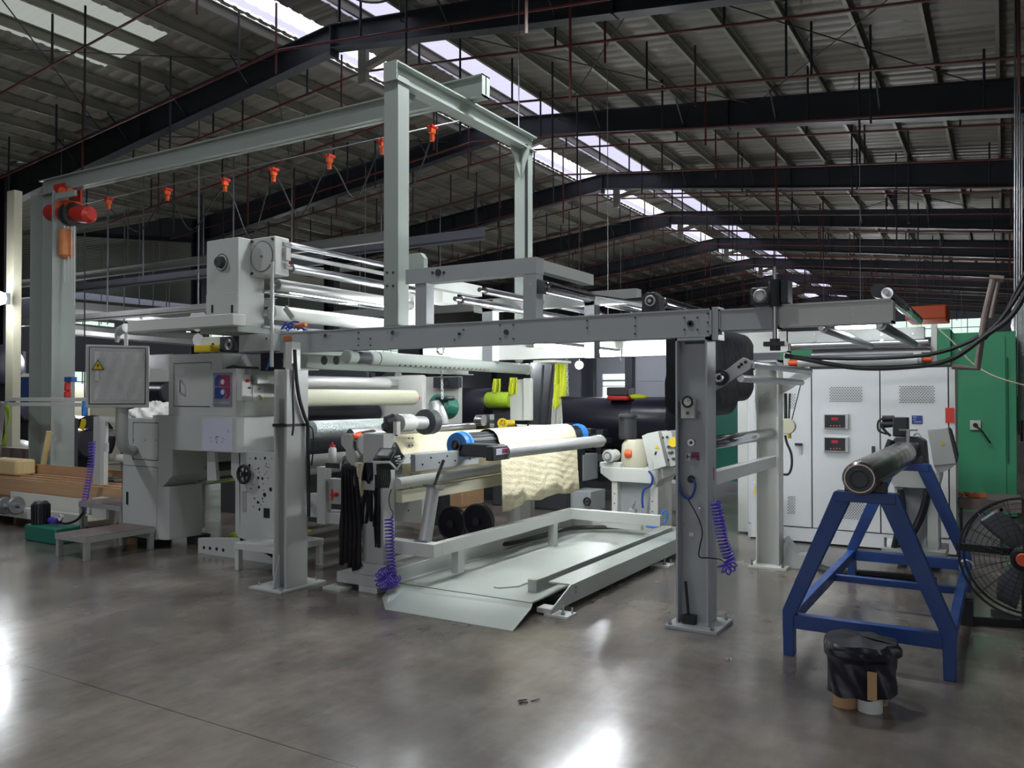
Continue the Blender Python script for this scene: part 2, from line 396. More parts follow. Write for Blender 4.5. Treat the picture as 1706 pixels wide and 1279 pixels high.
# ---------------------------------------------------------------- sprinkler pipes and hangers
pn=0
for i in range(0,8):
    for off,dz in ((.8,.8),(2.7,1.0),(4.7,1.15)):
        y=RY[i]+off; xs=[-22,XR,.4]
        t=thing('sprinkler_pipe','red sprinkler pipe following the roof slope, hung on rods with drops','pipe',(XR,y,roofz(XR)-dz),'red sprinkler pipes under the roof sheets')
        MB().tube([(x,y,roofz(x)-dz) for x in xs],.023,6).build('pipe','redpipe',t)
        mb=MB(); rd=MB(); r=MB()
        for j,x in enumerate([-21+2.9*q+.45*((i*3+int(off))%3) for q in range(8)]):
            L=.35+.5*((i+j)%3)
            mb.cyl((x,y,roofz(x)-dz),(x,y,roofz(x)-.1),.022,n=6); 
            (rd if j%2 else mb).cyl((x+.9,y+.05,roofz(x+.9)-dz-L),(x+.9,y+.05,roofz(x+.9)-.25),.02,n=6)
        mb.buildn('hanger_rod','navy',t); rd.buildn('sprinkler_drop','redpipe',t); r.b.free()
def yat(px,X,py=640): return at(px,py,X=X).y
def xat(px,Y,py=640): return at(px,py,Y=Y).x
def zat(px,py,Y): return at(px,py,Y=Y).z
YF,YB=5.7,8.1
# ================================================================= LINE FRAME (beams, posts, upper frame)
fr=thing('steel_framework','long grey steel machine frame with bolted H posts, twin beams and raised box section','machine frame',(-4,6.9,0))
def hpost(mb,x0,x1,y0,y1,z0,z1,t=.014):
    mb.box(x0,x0+t,y0,y1,z0,z1).box(x1-t,x1,y0,y1,z0,z1).box(x0+t,x1-t,(y0+y1)/2-t/2,(y0+y1)/2+t/2,z0,z1)
def beamc(x0,x1,y0,y1,z0,z1):
    mb=MB(); t=.012
    mb.box(x0,x1,y0+.008,y0+.008+t,z0,z1).box(x0,x1,y0,y1,z1-t,z1).box(x0,x1,y0,y1,z0,z0+t).box(x1-t,x1,y0,y1,z0,z1).box(x0,x0+t,y0,y1,z0,z1).box(x0,x1,y1-t,y1,z0,z1)
    return mb
beamc(-6.15,-1.775,YF,YF+.14,2.075,2.275).build('front_beam','paintd',fr)
beamc(-6.15,-1.775,YB,YB+.14,2.075,2.275).build('rear_beam','bright',fr)
mb=beamc(-1.73,-1.32,YF+.02,YF+.14,2.115,2.265); mb.build('extension_beam','paintd',fr); beamc(-1.318,-.60,YF-.0,YF+.14,2.12,2.275).build('extension_box','paint',fr)
mb=MB(); mb.box(-1.775,-1.73,YF+.01,YF+.16,2.05,2.285)
bolts(mb,[(-1.73,YF+.05,z) for z in (2.10,2.18,2.25)],(1,0,0),.014,.02); mb.build('joint_flange','paintd',fr)
# holes and bolts on the front beam face
mb=MB()
for px,py,r in ((843,553,.022),(765,556,.014),(1150,539,.024),(1150,539,.012)): p=at(px,py,Y=YF); mb.cyl(p-Vector((0,.004,0)),p+Vector((0,.004,0)),r,n=16)
for px,py in ((1140,529),(1162,529),(1140,549),(1162,549),(1179,522),(1179,537),(1179,552),(1058,529),(1058,543),(1058,556),(978,534),(978,546),(833,541),(855,541),(833,564),(855,564),(772,549),(757,566),(597,554),(597,564),(597,575),(617,564),(617,575)):
    p=at(px,py,Y=YF); mb.cyl(p-Vector((0,.004,0)),p+Vector((0,.004,0)),.007,n=8)
mb.build('bolt_hole','dark',fr)
mb=MB()
for px in (543,655): p=at(px,559 if px<600 else 554,Y=YF); mb.cyl(p-Vector((0,.012,0)),p,.02,n=16)
bolts(mb,[at(px,py,Y=YF) for px,py in ((535,559),(551,559),(646,554),(664,554))],(0,-1,0),.006,.008); mb.build('bearing_cap','chrome',fr)
MB().box(*fbx(472,484,560,568,YF-.003,.003)).build('faded_red_label','bronze',fr)
def post(x0,x1,y,zt,m='paintd'):
    mb=MB(); hpost(mb,x0,x1,y,y+.2,.025,zt); mb.box(x0,x1,y,y+.2,zt-.02,zt); o=mb.build('post',m,fr)
    b=MB(); b.box(x0-.05,x1+.09,y-.1,y+.3,0,.024); b.build('base_plate',m,o,.003)
    b=MB()
    for xx in (x0-.02,x1+.05):
        for yy in (y-.07,y+.26): b.cyl((xx,yy,.02),(xx,yy,.075),.009,n=8).cyl((xx,yy,.024),(xx,yy,.04),.016,n=6)
    b.build('anchor_bolt','steel',o); return o
p1=post(-2.035,-1.80,YF-.02,2.07); p3=post(-2.08,-1.86,8.06,2.0,'bright')

# plates, bolt heads, cable holes on the near post
mb=MB()
for px,py in ((1138,547),(1160,547),(1137,566),(1161,566)): p=at(px,py,Y=YF+.06); mb.cyl(p,p-Vector((0,.02,0)),.012,n=8)
for px,py in ((1166,846),(1168,876),(1139,873),(1138,842)): p=at(px,py,Y=YF+.07); mb.cyl(p,p-Vector((0,.006,0)),.006,n=8)
mb.build('bolt_head','chrome',p1)
MB().box(-1.99,-1.85,YF+.072-.01,YF+.072,2.03,2.045).build('bolt_rail','dark',p1)
for (px,py,r,mm) in ((1152,737,.026,'steel'),(1152,737,.012,'dark')):
    p=at(px,py,Y=YF+.068); MB().cyl(p-Vector((0,.012+(.004 if mm=='dark' else 0),0)),p,r,n=18).build('key_switch',mm,p1)
p=at(1152,798,Y=YF+.066); MB().cyl(p-Vector((0,.01,0)),p,.028,n=18).build('cable_grommet','black',p1)
l=MB().box(*fbx(1142,1151,755,767,YF+.062,.004)).build('warning_label','paper',p1)
MB().box(*fbx(1151.5,1164,753,766,YF+.061,.004)).build('label_half','pink',p1)
a=at(1144,757,Y=YF+.058); MB().box(a.x,a.x+.006,YF+.056,YF+.061,a.z-.03,a.z).box(a.x,a.x+.028,YF+.056,YF+.061,a.z-.018,a.z-.012).build('black_symbol','ink',l)
a=at(1152,758,Y=YF+.056); MB().box(a.x,a.x+.045,YF+.054,YF+.060,a.z-.012,a.z+.002).build('dark_red_bar','redpipe',l)
for k,z in enumerate((.012,.022,.030)): MB().box(a.x+.004,a.x+.036,YF+.055,YF+.060,a.z-.018-z*.6,a.z-.016-z*.6).build('text_line','paper',l)
p=at(1152,890,Y=YF+.066); MB().box(p.x-.015,p.x+.018,YF+.06,YF+.066,p.z-.012,p.z+.014).build('round_sticker','alu',p1)
YU=yat(990,-3.2,478)
za,zb=2.86,3.0
mb=MB(); xl,xr=-4.52,-3.2
mb.box(xl,xr+.001,YF-.002,YF+.122,2.635,2.766); mb.build('upper_front_rail','paintd',fr)
mb=MB(); mb.box(-4.42,-4.3,YF+.01,YF+.12,2.275,2.635).box(-3.32,-3.203,YF+.001,YF+.12,2.275,2.635).box(-4.42,-4.3,YU,YU+.12,2.0,2.6).box(-3.3,-3.2,YU,YU+.12,2.0,2.6)
mb.buildn('upper_post','paintd',fr)
mb=MB(); mb.box(xl,xat(1060,YU,490),YU,YU+.12,zat(1060,503,YU),zat(1060,480,YU)).box(-3.3,-3.205,YF+.125,YU-.002,2.665,2.76).box(-4.515,-4.42,YF+.125,YU-.002,2.635,2.74); mb.buildn('upper_side_rail','paint',fr)
mb=MB()
for px,py,r in ((730.5,454,.03),(721,454,.012),(740,454,.012)): p=at(px,py,Y=YF); mb.cyl(p-Vector((0,.01,0)),p,r,n=14)
mb.build('shaft_end','dark',fr)
MB().prism([(at(673,420,Y=YF+.3).x,2.97),(at(700,420,Y=YF+.3).x,2.97),(at(706,420,Y=YF+.3).x,2.92),(at(706,420,Y=YF+.3).x,2.765),(at(673,420,Y=YF+.3).x,2.765)],'Y',YF+.3,YF+.36).build('notched_gusset','gantry',fr)
MB().box(*fbx(709,737,483,505,YB-.5,.3)).build('junction_box','bright',fr)
# rollers carried by the upper frame
def rollB(name,m,X,Z,r,y0,y1,parent,sh=.02,endm='steel'):
    o=MB().lathe((X,y0,Z),(X,y1,Z),[(0,r*.9),(.004,r),(.996,r),(1,r*.9)],28).build(name,m,parent)
    if sh: MB().cyl((X,y0-.09,Z),(X,y0,Z),sh,n=12).cyl((X,y1,Z),(X,y1+.09,Z),sh,n=12).buildn('shaft',endm,o)
    return o
def ztop(px,py,Y): return at(px,py,Y=Y).z
for (px,py) in ((893,475),(1090,503)):
    p=at(px,py,Y=YF+.1); rollB('guide_roller','chrome',p.x+.02,p.z,.05,YF+.2,YB,fr)
    b=MB().prism([(p.x-.075,p.z-.08),(p.x+.075,p.z-.08),(p.x+.06,p.z+.03),(p.x+.03,p.z+.065),(p.x-.03,p.z+.065),(p.x-.06,p.z+.03)],'Y',YF+.02,YF+.14).build('bearing_block','dark',fr,.004)
    MB().torus((p.x,YF+.015,p.z),(0,1,0),.035,.008,20).cyl((p.x,YF,p.z),(p.x,YF+.03,p.z),.014,n=12).build('bearing_face','alu',b)
for dx,dz,r in ((-4.0,2.48,.035),(-3.75,2.54,.03)): rollB('guide_roller','steel',dx,dz,r,YF+.1,YB,fr)
# lamp tube under the rear beam
lx=at(885,573,Y=YF+.5).x
lt=thing('tube_lamp','lit fluorescent tube slung beneath the front beam, running toward the white rear beam','lamp',(lx,6.9,2.1),'tube lamps fixed on the machine')
def tube_lamp(t,X,Z,y0,y1,m='tube'):
    MB().cyl((X,y0,Z),(X,y1,Z),.016,n=12).build('lit_tube',m,t)
    MB().box(X-.03,X+.03,y0-.04,y0,Z-.03,Z+.05).box(X-.03,X+.03,y1,y1+.04,Z-.03,Z+.05).box(X-.02,X+.02,y0,y1,Z+.02,Z+.05).build('tube_holder','bright',t)
tube_lamp(lt,lx,at(885,573,Y=YF+.5).z,YF+.5,yat(1030,lx,592),'tube2')
# ---------------------------------------------------------------- right post pair: rollers, dancer arm, black web
rollB('guide_roller','chrome',-1.92,zat(1288,722,8.03),.052,YF+.17,8.03,fr)
MB().box(-1.96,-1.88,YF+.16,8.05,zat(1288,772,8.03)-.03,zat(1288,772,8.03)+.07).build('cross_tie','paint',fr)
dn=thing('dancer_arm','pair of slotted grey swing arms joined by two bare tubes behind the near post','machine arm',(-1.75,7,1.6))
YA=6.0
def armp(Y,pts,m,name):
    pl=[(at(a,b,Y=Y).x,at(a,b,Y=Y).z) for a,b in pts]; return MB().prism(pl,'Y',Y,Y+.03).build(name,m,dn,.003)
na=armp(YA,[(1187,653),(1183,636),(1238,595),(1246,598),(1252,606),(1250,614)],'alu','near_arm')
fa=armp(8.15,[(1252,668),(1276,673),(1351,626),(1348,610),(1338,613),(1310,632)],'bright','far_arm')
for (px,py,qx) in ((1249,606,1350),(1232,630,1318)):
    p=at(px,py,Y=YA); MB().cyl((p.x,YA+.03,p.z),(p.x,8.15,p.z),.028,n=16).build('tie_tube','steel',dn)
p=at(1198,629,Y=YA-.06); MB().lathe(p,p+Vector((0,.1,0)),[(0,.018),(0,.045),(.3,.045),(.3,.06),(1,.06)],18).build('pivot_hub','dark',dn)
MB().torus(p,(0,1,0),.026,.011,18).build('rod_eye','chrome',dn)
q=at(1183,745,Y=YF+.1)
rod=MB(); rod.cyl((p.x-.02,YF+.15,p.z-.02),(p.x-.055,YF+.12,p.z-.14),.012,n=10).cyl((p.x-.055,YF+.12,p.z-.14),(p.x-.055,YF+.12,p.z-.5),.026,n=14); rod.build('air_cylinder','steel',dn)
mb=MB()
for px,py in ((1231,611),(1235,607),(1242,603)): a=at(px,py,Y=YA-.004); mb.cyl(a,a+Vector((0,.006,0)),.012,n=10)
mb.build('slot_hole','black',dn)
# black fabric web hanging between the posts
def web(name,label,xc,halfw,ztp,zbt,y0,y1,m='fab',grp=None):
    mb=MB(); prof=[]
    for i in range(29):
        a=math.pi*i/14-math.pi/2
        s_=1 if math.sin(a)>0 else -1
        prof.append((xc+halfw*math.cos(a),(ztp-halfw if s_>0 else zbt+halfw)+halfw*math.sin(a)))
    A=[];n=len(prof)-1;K=14
    for k in range(K+1):
        y=y0+(y1-y0)*k/K; w=1+.03*math.sin(k*2.1)
        A.append([mb.b.verts.new((xc+(u-xc)*(w+.02*math.sin(k*1.7+i*.2)),y+.006*math.sin(i),v+.003*math.sin(i*1.1+k))) for i,(u,v) in enumerate(prof[:n])])
    for k in range(K):
        for i in range(n): mb.b.faces.new((A[k][i],A[k][(i+1)%n],A[k+1][(i+1)%n],A[k+1][i]))
    mb.b.faces.new(A[0][::-1]); mb.b.faces.new(A[-1]); return tag(mb.build(name,m),label,'fabric',grp)
web('fabric_web','loose black fabric web hanging behind the near post beneath the beam joint',-2.2,.14,at(1230,548,Y=7.3).z,1.60,6.3,7.95,'fab')
web('fabric_roll','lower bulge of black fabric hanging below the slotted swing arm',-2.22,.15,at(1230,610,Y=7).z,at(1230,692,Y=7.4).z,6.35,7.45,'fab')
# screw jack with gearbox over the beam
jk=thing('screw_jack','black worm gearbox and motor with vertical screw shaft on the beam extension','gearbox',(at(1290,500,Y=YF).x,YF,2.3))
a=fbx(1247,1312,477,512,YF-.06,.2)
xx=at(1278,497,Y=YF-.06); 
MB().box(at(1250,490,Y=YF-.04).x,at(1286,490,Y=YF-.04).x,YF-.04,YF+.12,2.276,zat(1268,478,YF-.04)).build('gear_housing','dark',jk,.012)
o=MB().lathe((xx.x-.05,YF-.07,2.335),(xx.x-.05,YF-.03,2.335),[(0,.03),(.3,.045),(1,.05)],20).build('shaft_cover','alu',jk)
MB().torus((xx.x-.05,YF-.072,2.335),(0,1,0),.034,.006,20).build('cover_ring','steel',o)
sx_=at(1291,500,Y=YF-.02).x
MB().cyl((sx_,YF-.02,2.26),(sx_,YF-.02,2.44),.042,n=16).build('screw_boot','black',jk)
MB().cyl((sx_,YF-.02,2.02),(sx_,YF-.02,2.26),.018,n=12).cyl((sx_,YF-.02,2.44),(sx_,YF-.02,2.53),.012,n=10).buildn('screw_shaft','steel',jk)
MB().box(sx_-.07,sx_+.07,YF-.06,YF+.02,1.99,2.02).cyl((sx_,YF-.02,1.96),(sx_,YF-.02,2.04),.035,n=14).build('lower_nut','dark',jk)
MB().box(sx_+.045,sx_+.09,YF-.04,YF+.1,2.28,2.43).build('mounting_plate','navy',jk)
# bits on the beam extension
ex=thing('roller_bridge','set of steel cross rollers hung from the right end of the grey overhead beam','rollers',(-.9,6.9,2.1))
for px,py,r,m in ((1372,547,.03,'steel'),(1468,542,.035,'steel'),(1478,488,.04,'chrome')):
    p=at(px,py,Y=YF+.14); rollB('cross_roller',m,p.x,p.z,r,YF+.14,YB,ex)
mb=MB(); a=fbx(1307,1540,553,572,YB,.1); mb.box(*a); mb.build('rear_plate','paint',ex)
bm_=MB(); bolts(bm_,[at(px,py,Y=YB) for px in (1357,1403,1469) for py in (557,567)]+[at(1521,556,Y=YB)],(0,-1,0),.012,.01); bm_.build('plate_bolt','chrome',ex)
bm_=MB(); bolts(bm_,[at(px,py,Y=YF+.02) for px in (1422,1451) for py in (513,524)],(0,-1,0),.010,.012); bm_.build('beam_bolt','steel',ex)
p=at(1464,484,Y=YF+.2); MB().cyl(p,p+Vector((0,.1,0)),.05,n=20).build('roller_bearing','dark',ex)
# instruments on the near post
g=thing('pressure_gauge','round black-rimmed pressure gauge on grey regulator box fixed to near post','gauge',at(1145,685,Y=YF+.02))
b=fbx(1134,1157,666,697,YF-.01,.06); MB().box(*b).build('regulator_box','paint',g,.004)
p=at(1145,669,Y=YF-.02); MB().torus(p,(0,1,0),.036,.008,28).build('gauge_rim','black',g)
dl=MB().cyl(p,p+Vector((0,.02,0)),.034,n=28).build('gauge_dial','bright',g); MB().bar(p-Vector((0,.003,0)),p+Vector((.02,-.003,.012)),.003,.003).build('needle','black',dl)
p=at(1145,688,Y=YF-.02); MB().cyl(p,p+Vector((0,.02,0)),.011,n=12).build('adjust_knob','dark',g)
def hose(name,label,cat,pts,r,m,parent=None,k=8):
    mb=MB().tube(pts,r,8,smooth=k); o=mb.build(name,m,parent)
    return tag(o,label,cat) if label else o
hose('air_hose','dark blue air hose looping from the top of the near post into its grommet','hose',[at(a,b,Y=YF+.02) for a,b in ((1131,702),(1131,760),(1131,800),(1136,822),(1148,830),(1156,820),(1158,806),(1153,797))],.009,'hoseb')
hose('control_cable','thin black cable running down the near post to the violet coil','cable',[at(a,b,Y=YF-.02) for a,b in ((1146,831),(1158,852),(1167,872),(1170,890),(1166,910),(1165,927),(1180,929),(1196,931),(1204,934))],.005,'black')
def coil(name,label,pts,R,r,turns,m='purple',grp=None):
    P=spline([Vector(p) for p in pts],10); L=[0]
    for i in range(1,len(P)): L.append(L[-1]+(P[i]-P[i-1]).length)
    N=turns*10; out=[]
    for i in range(N+1):
        s_=L[-1]*i/N; j=max(k for k in range(len(L)) if L[k]<=s_+1e-9); j=min(j,len(P)-2)
        t=(s_-L[j])/max(1e-6,L[j+1]-L[j]); c=P[j].lerp(P[j+1],t); d=(P[j+1]-P[j]).normalized()
        a=Vector((0,1,0)) if abs(d.y)<.9 else Vector((1,0,0)); a=(a-d*a.dot(d)).normalized(); b_=d.cross(a)
        ph=2*math.pi*i/10; out.append(c+(a*math.cos(ph)+b_*math.sin(ph))*R)
    return tag(MB().tube(out,r,6).build(name,m),label,'hose',grp)
coil('coiled_hose','violet coiled air hose hanging on the right of the near post',[at(a,b,Y=YF+.0) for a,b in ((1192,836),(1199,870),(1205,900),(1213,925),(1219,938),(1214,948),(1206,945),(1203,938))],.036,.0065,24)
hs=thing('hanging_air_gun','red air gun hanging on a cord beside the near post','air gun',at(1188,790,Y=YF+.12))
MB().cyl(at(1187,778,Y=YF+.12),at(1187,800,Y=YF+.12),.012,n=10).build('gun_body','red',hs)
MB().tube([at(a,b,Y=YF+.12) for a,b in ((1187,770),(1187,800),(1188,815),(1189,826),(1191,836))],.004,6).cyl(at(1186,768,Y=YF+.12),at(1186,779,Y=YF+.12),.006,n=8).build('gun_cord','alu',hs)
wr=thing('hex_wrench','black bent lever leaning in the channel at the foot of near post','tool',at(1148,1030,Y=YF-.01))
MB().tube([at(a,b,Y=YF+.0) for a,b in ((1142,968),(1145,1000),(1148,1036))],.011,8).build('bar','black',wr); p=at(1150,1038,Y=YF+.0); MB().box(p.x-.05,p.x+.04,YF-.03,YF+.03,.026,.085).build('heel','black',wr)
# ================================================================= GANTRY + HOIST
gn=thing('hoist_gantry','tall grey-green steel hoist gantry with two square posts and far left column','gantry',(-4.7,6.9,2.3))
xg=at(639,400,Y=YF).x; xg1=at(660,400,Y=YF).x+.02
MB().box(xg,xg1,YF,YF+.16,2.275,at(650,127,Y=YF).z).build('post','gantry',gn,.006)
mb=MB(); bolts(mb,[at(px,py,Y=YF) for px in (645,655) for py in (454,476)],(0,-1,0),.012,.006); mb.build('post_bolt','dark',gn)
yb2=8.0; xg2=at(857,330,Y=yb2).x
MB().box(xg2,xg2+.15,yb2,yb2+.16,2.28,4.5).build('post','gantry',gn,.006)
MB().prism([(-4.66,4.47),(-4.66,4.12),(-4.56,4.47)],'Y',yb2-.02,yb2-.005).prism([(yb2,4.47),(yb2-.22,4.47),(yb2,4.15)],'X',xg2+.06,xg2+.075).prism([(YF+.16,4.47),(YF+.38,4.47),(YF+.16,4.2)],'X',xg+.06,xg+.075).buildn('corner_gusset','gantry',gn)
mb=MB(); x0=-4.74; mb.box(x0,x0+.15,YF-.04,8.2,4.62,4.635).box(x0,x0+.15,YF-.04,8.2,4.46,4.475).box(x0+.065,x0+.085,YF-.04,8.2,4.47,4.625).box(x0,x0+.15,YF-.045,YF-.035,4.46,4.635)
mb.build('crossbeam','gantry',gn)
YI=6.85
mb=MB(); zi=4.64; mb.box(-12.3,-4.42,YI-.07,YI+.07,zi,zi+.015).box(-12.3,-4.42,YI-.07,YI+.07,zi+.205,zi+.22).box(-12.3,-4.42,YI-.008,YI+.008,zi,zi+.22).box(-4.43,-4.42,YI-.07,YI+.07,zi,zi+.22)
mb.build('runway_beam','gantry',gn)
cx0,cx1=at(50,450,Y=YI-.15).x,at(87,450,Y=YI-.15).x
mb=MB(); hpost(mb,cx0,cx1,YI-.15,YI+.2,0,zi,.02); mb.build('column','gantry',gn)
MB().box(at(80,328,Y=YI-.3).x,at(112,328,Y=YI-.3).x,YI-.2,YI-.16,4.47,4.55).build('trolley_stop','gantry',gn)
hk=thing('electric_hoist','red electric chain hoist on its trolley at left end of runway beam','hoist',(at(118,350,Y=YI).x,YI,4.3))
hx=at(118,350,Y=YI).x; hz=at(118,357,Y=YI).z
def hp(px,py,dy=0): return at(px,py,Y=YI+dy)
MB().lathe(hp(83,354),hp(114,356),[(0,.10),(.05,.12),(.95,.12),(1,.10)],20).build('motor_housing','red',hk)
MB().lathe(hp(126,356),hp(153,358),[(0,.11),(.5,.125),(.85,.12),(1,.07)],20).build('gear_cover','red',hk)
MB().lathe(hp(115,357),hp(125,357),[(0,.17),(.25,.17),(.3,.1),(.7,.1),(.75,.17),(1,.17)],24).build('chain_wheel','dark',hk)
MB().box(hp(103,310).x,hp(120,310).x,YI-.12,YI-.09,hp(0,335).z-0.1,4.72).box(hp(103,310).x,hp(124,310).x,YI+.09,YI+.12,4.45,4.72).buildn('trolley_plate','red',hk)
MB().lathe(hp(104,318,-.14),hp(104,318,-.1),[(0,.05),(1,.06)],14).lathe(hp(118,320,-.14),hp(118,320,-.1),[(0,.05),(1,.06)],14).box(hp(106,0).x,hp(126,0).x,YI-.1,YI+.1,4.38,4.47).build('trolley_wheel','orange',hk)
MB().lathe(hp(110,382),hp(110,430),[(0,.075),(.1,.095),(.9,.10),(1,.05)],12).build('chain_bag','bagor',hk,0)
mb=MB()
for px,y1 in ((108,470),(114,470),(120,500),(124,510)): mb.cyl(hp(px,376),hp(px,y1),.008,n=6)
mb.build('load_chain','alu',hk)
MB().cyl(hp(141,380),hp(141,690),.009,n=6).build('pendant_cable','black',hk)
a=hp(141,700); MB().box(a.x-.035,a.x+.035,YI-.03,YI+.03,hp(0,690).z-.0,hp(0,668).z).build('pendant_control','bluec',hk,.01)
for k,(px,py) in enumerate(((181,335),(279,320),(375,304),(456,287),(549,265),(637,240),(720,217))):
    p=at(px,py,Y=7.3)
    if k==0:
        ct=thing('cable_trolley','small orange cable trolley on the wire below the runway beam','trolley',p,'orange cable trolleys along the hoist wire'); c0=p
        MB().box(p.x-.025,p.x+.025,p.y-.04,p.y+.04,p.z-.04,p.z+.04).build('carriage','orange',ct,.01)
        MB().cyl((p.x-.025,p.y-.055,p.z+.035),(p.x-.025,p.y+.055,p.z+.035),.02,n=10).cyl((p.x+.025,p.y-.055,p.z+.035),(p.x+.025,p.y+.055,p.z+.035),.02,n=10).build('wheel','red',ct)
        MB().box(p.x-.02,p.x+.02,p.y-.02,p.y+.02,p.z-.12,p.z-.05).build('cable_clip','orange',ct)
    else: copy_tree(ct,p-c0,ct['label'])
pa,pb=at(181,331,Y=7.3),at(786,200,Y=7.3)
tag(MB().tube([pa+Vector((-.8,0,.0)),pb+Vector((.05,0,.02))],.008,6).build('trolley_wire','steel'),'taut steel wire carrying the row of orange cable trolleys','wire')
pts=[]
T=[(181,345),(230,385),(279,330),(320,383),(375,314),(418,395),(456,297),(500,360),(549,275),(592,330),(637,250),(680,318),(720,227)]
tag(MB().tube([at(a,b,Y=7.32) for a,b in T],.009,6,smooth=8).build('festoon_cable','black'),'black festoon cable sagging in loops between orange trolleys','cable')
hose('gantry_cable','black cable taped down the far gantry post','cable',[Vector((xg2+.16,yb2,z)) for z in (4.5,4.2,3.6,3.0,2.5,2.3)],.016,'black')
# ================================================================= UPPER LEFT TOWER WITH ROLLERS
tw=thing('roller_tower','grey gearbox tower with round dial and cover plate carrying lit rollers','machine tower',(-6.6,5.6,2.3))
X0,X1=-6.915,-6.444; zb_,zt_=2.345,3.22
MB().box(X0,X1,5.5,5.83,zb_,zt_).build('cabinet','paint',tw,.006)
MB().box(X0+.004,X1-.004,5.494,5.5,zb_+.02,at(344,491,Y=5.5).z).build('lower_panel','paint',tw,.002)
p=at(369,437,Y=5.49)
d=MB().cyl(p,p+Vector((0,.02,0)),.085,n=28).build('dial','paint',tw); MB().torus(p,(0,1,0),.085,.004,28).build('dial_ring','dark',d)
MB().lathe(p-Vector((.0,.05,0)),p,[(0,.05),(.8,.06),(1,.06)],20).build('rotary_knob','dark',d)
q=at(359,438,Y=5.44); MB().cyl(q,q+Vector((0,.05,0)),.035,n=14).build('small_pulley','alu',d)
for px in (353,386): MB().box(*fbx(px-1.3,px+1.3,508,521,5.488,.006)).build('slot_handle','black',tw)
# gearbox plate facing the room, projecting to the right of the tower
gx0=X1; YG=yat(417,X1,430); gx1=at(458,430,Y=YG).x; gz0,gz1=at(417,461,Y=YG).z,at(417,398,Y=YG).z; YH=yat(482,gx1,430)
MB().box(gx0+.001,gx1,YG,YH,gz0,gz1).build('gear_case','paint',tw,.012)
cxm,czm=(gx0+gx1)/2-.005,(gz0+gz1)/2; RC=(gx1-gx0)*.43; o=MB().cyl((cxm,YG-.005,czm),(cxm,YG,czm),RC,n=40).build('round_cover','paint',tw,.002)
MB().torus((cxm,YG-.004,czm),(0,1,0),RC,.0035,40,6).build('cover_groove','dark',o)
MB().cyl((cxm,YG-.012,czm),(cxm,YG-.004,czm),.013,n=12).build('center_bolt','chrome',o)
mb=MB(); bolts(mb,[(x_,YG,z_) for x_ in (gx0+.03,gx1-.03) for z_ in (gz0+.03,gz1-.03)],(0,-1,0),.015,.012); mb.build('corner_bolt','black',tw)
MB().box(gx1,gx1+.05,YG+.1,YG+.16,at(475,425,Y=YG+.1).z-.05,at(475,412,Y=YG+.1).z).build('side_bracket','alu',tw)
rx=gx1-.03
def towroll(px,py,r,m,name='roller',ye=8.0,y0=YH):
    p=at(px,py,Y=y0); return rollB(name,m,p.x,p.z,r,y0,ye,tw,.02)
towroll(483,408,.028,'steel','top_roller'); towroll(483,425,.022,'alu','thin_roller'); 
p=at(484,447,Y=YH+.05); MB().lathe(p-Vector((0,.07,0)),p+Vector((0,.03,0)),[(0,.02),(.3,.04),(1,.04)],16).build('orange_fitting','orange',tw)
towroll(486,447,.045,'steel','spreader_roller'); towroll(462,474,.06,'alu','idler_roller'); towroll(450,487,.03,'chrome','thin_roller')
towroll(452,520,.075,'bright','lower_roller'); towroll(450,545,.03,'alu','thin_roller')
MB().box(X1-.02,X1+.35,8.0,8.25,2.3,3.2).build('rear_cabinet','paint',tw)
MB().box(X1-.5,X1+.05,5.45,6.0,2.28,2.345).build('mounting_channel','gantry',tw)
# vertical support rod standing in front
MB().cyl((at(453,560,Y=5.5).x,5.5,1.93),(at(453,560,Y=5.5).x,5.5,2.93),.018,n=10).build('support_rod','alu',tw)
for px,py,lab in ((470,480,'lit fluorescent tube among the tower rollers, upper of the two'),(470,522,'lit fluorescent tube low among the tower rollers, just above the front beam')):
    p=at(px,py,Y=6.05); t=thing('tube_lamp',lab,'lamp',(p.x,7,p.z),'tube lamps fixed on the machine'); tube_lamp(t,p.x+.07,p.z,6.1,7.9)
t=thing('tube_lamp','bright upright lamp tube shining between the gantry post and the frame leg','lamp',(-4.7,7,2.4),'tube lamps fixed on the machine')
p=at(677,520,Y=7.5); MB().cyl((p.x,p.y,2.2),(p.x,p.y,at(677,500,Y=7.5).z),.025,n=12).build('lit_tube','tube',t); MB().box(p.x-.035,p.x+.035,p.y-.02,p.y+.04,at(677,500,Y=7.5).z,at(677,485,Y=7.5).z).build('tube_holder','bright',t)
b=thing('cable_clutter','small heap of cables and bracket lying on the front beam','hardware',at(490,548,Y=5.8))
mb=MB()
for i in range(14):
    p=at(466+random.random()*30,549-random.random()*10,Y=5.78); q=p+Vector((random.uniform(-.05,.12),random.uniform(0,.1),random.uniform(-.02,.04))); mb.tube([p,(p+q)/2+Vector((0,0,.02)),q],.009,6)
mb.build('cable_heap','hoseb',b); MB().cyl(at(493,542,Y=5.78),at(510,540,Y=5.78),.022,n=12).build('copper_part','bronze',b)
MB().bar(at(475,512,Y=5.9),at(488,530,Y=5.9),.06,.015,(0,1,0)).build('slotted_bracket','alu',b)
# ================================================================= LEFT CABINET UNIT
cb=thing('machine_cabinet','tall white-grey machine cabinet with doors, overhanging top and a holed side frame','machine cabinet',(-7.2,6,0))
YC=5.65
xa,xb_,xc=-8.5,-7.98,-7.70
z1=at(235,697,Y=YC).z; z0=.06
def chp(pts,z0,z1,name,m='paint',par=cb,bev=.004): return MB().prism(pts,'Z',z0,z1).build(name,m,par,bev)
chp([(xa,YC),(xb_,YC),(xb_,6.35),(xa,6.35)],.12,z1-.0,'lower_body')
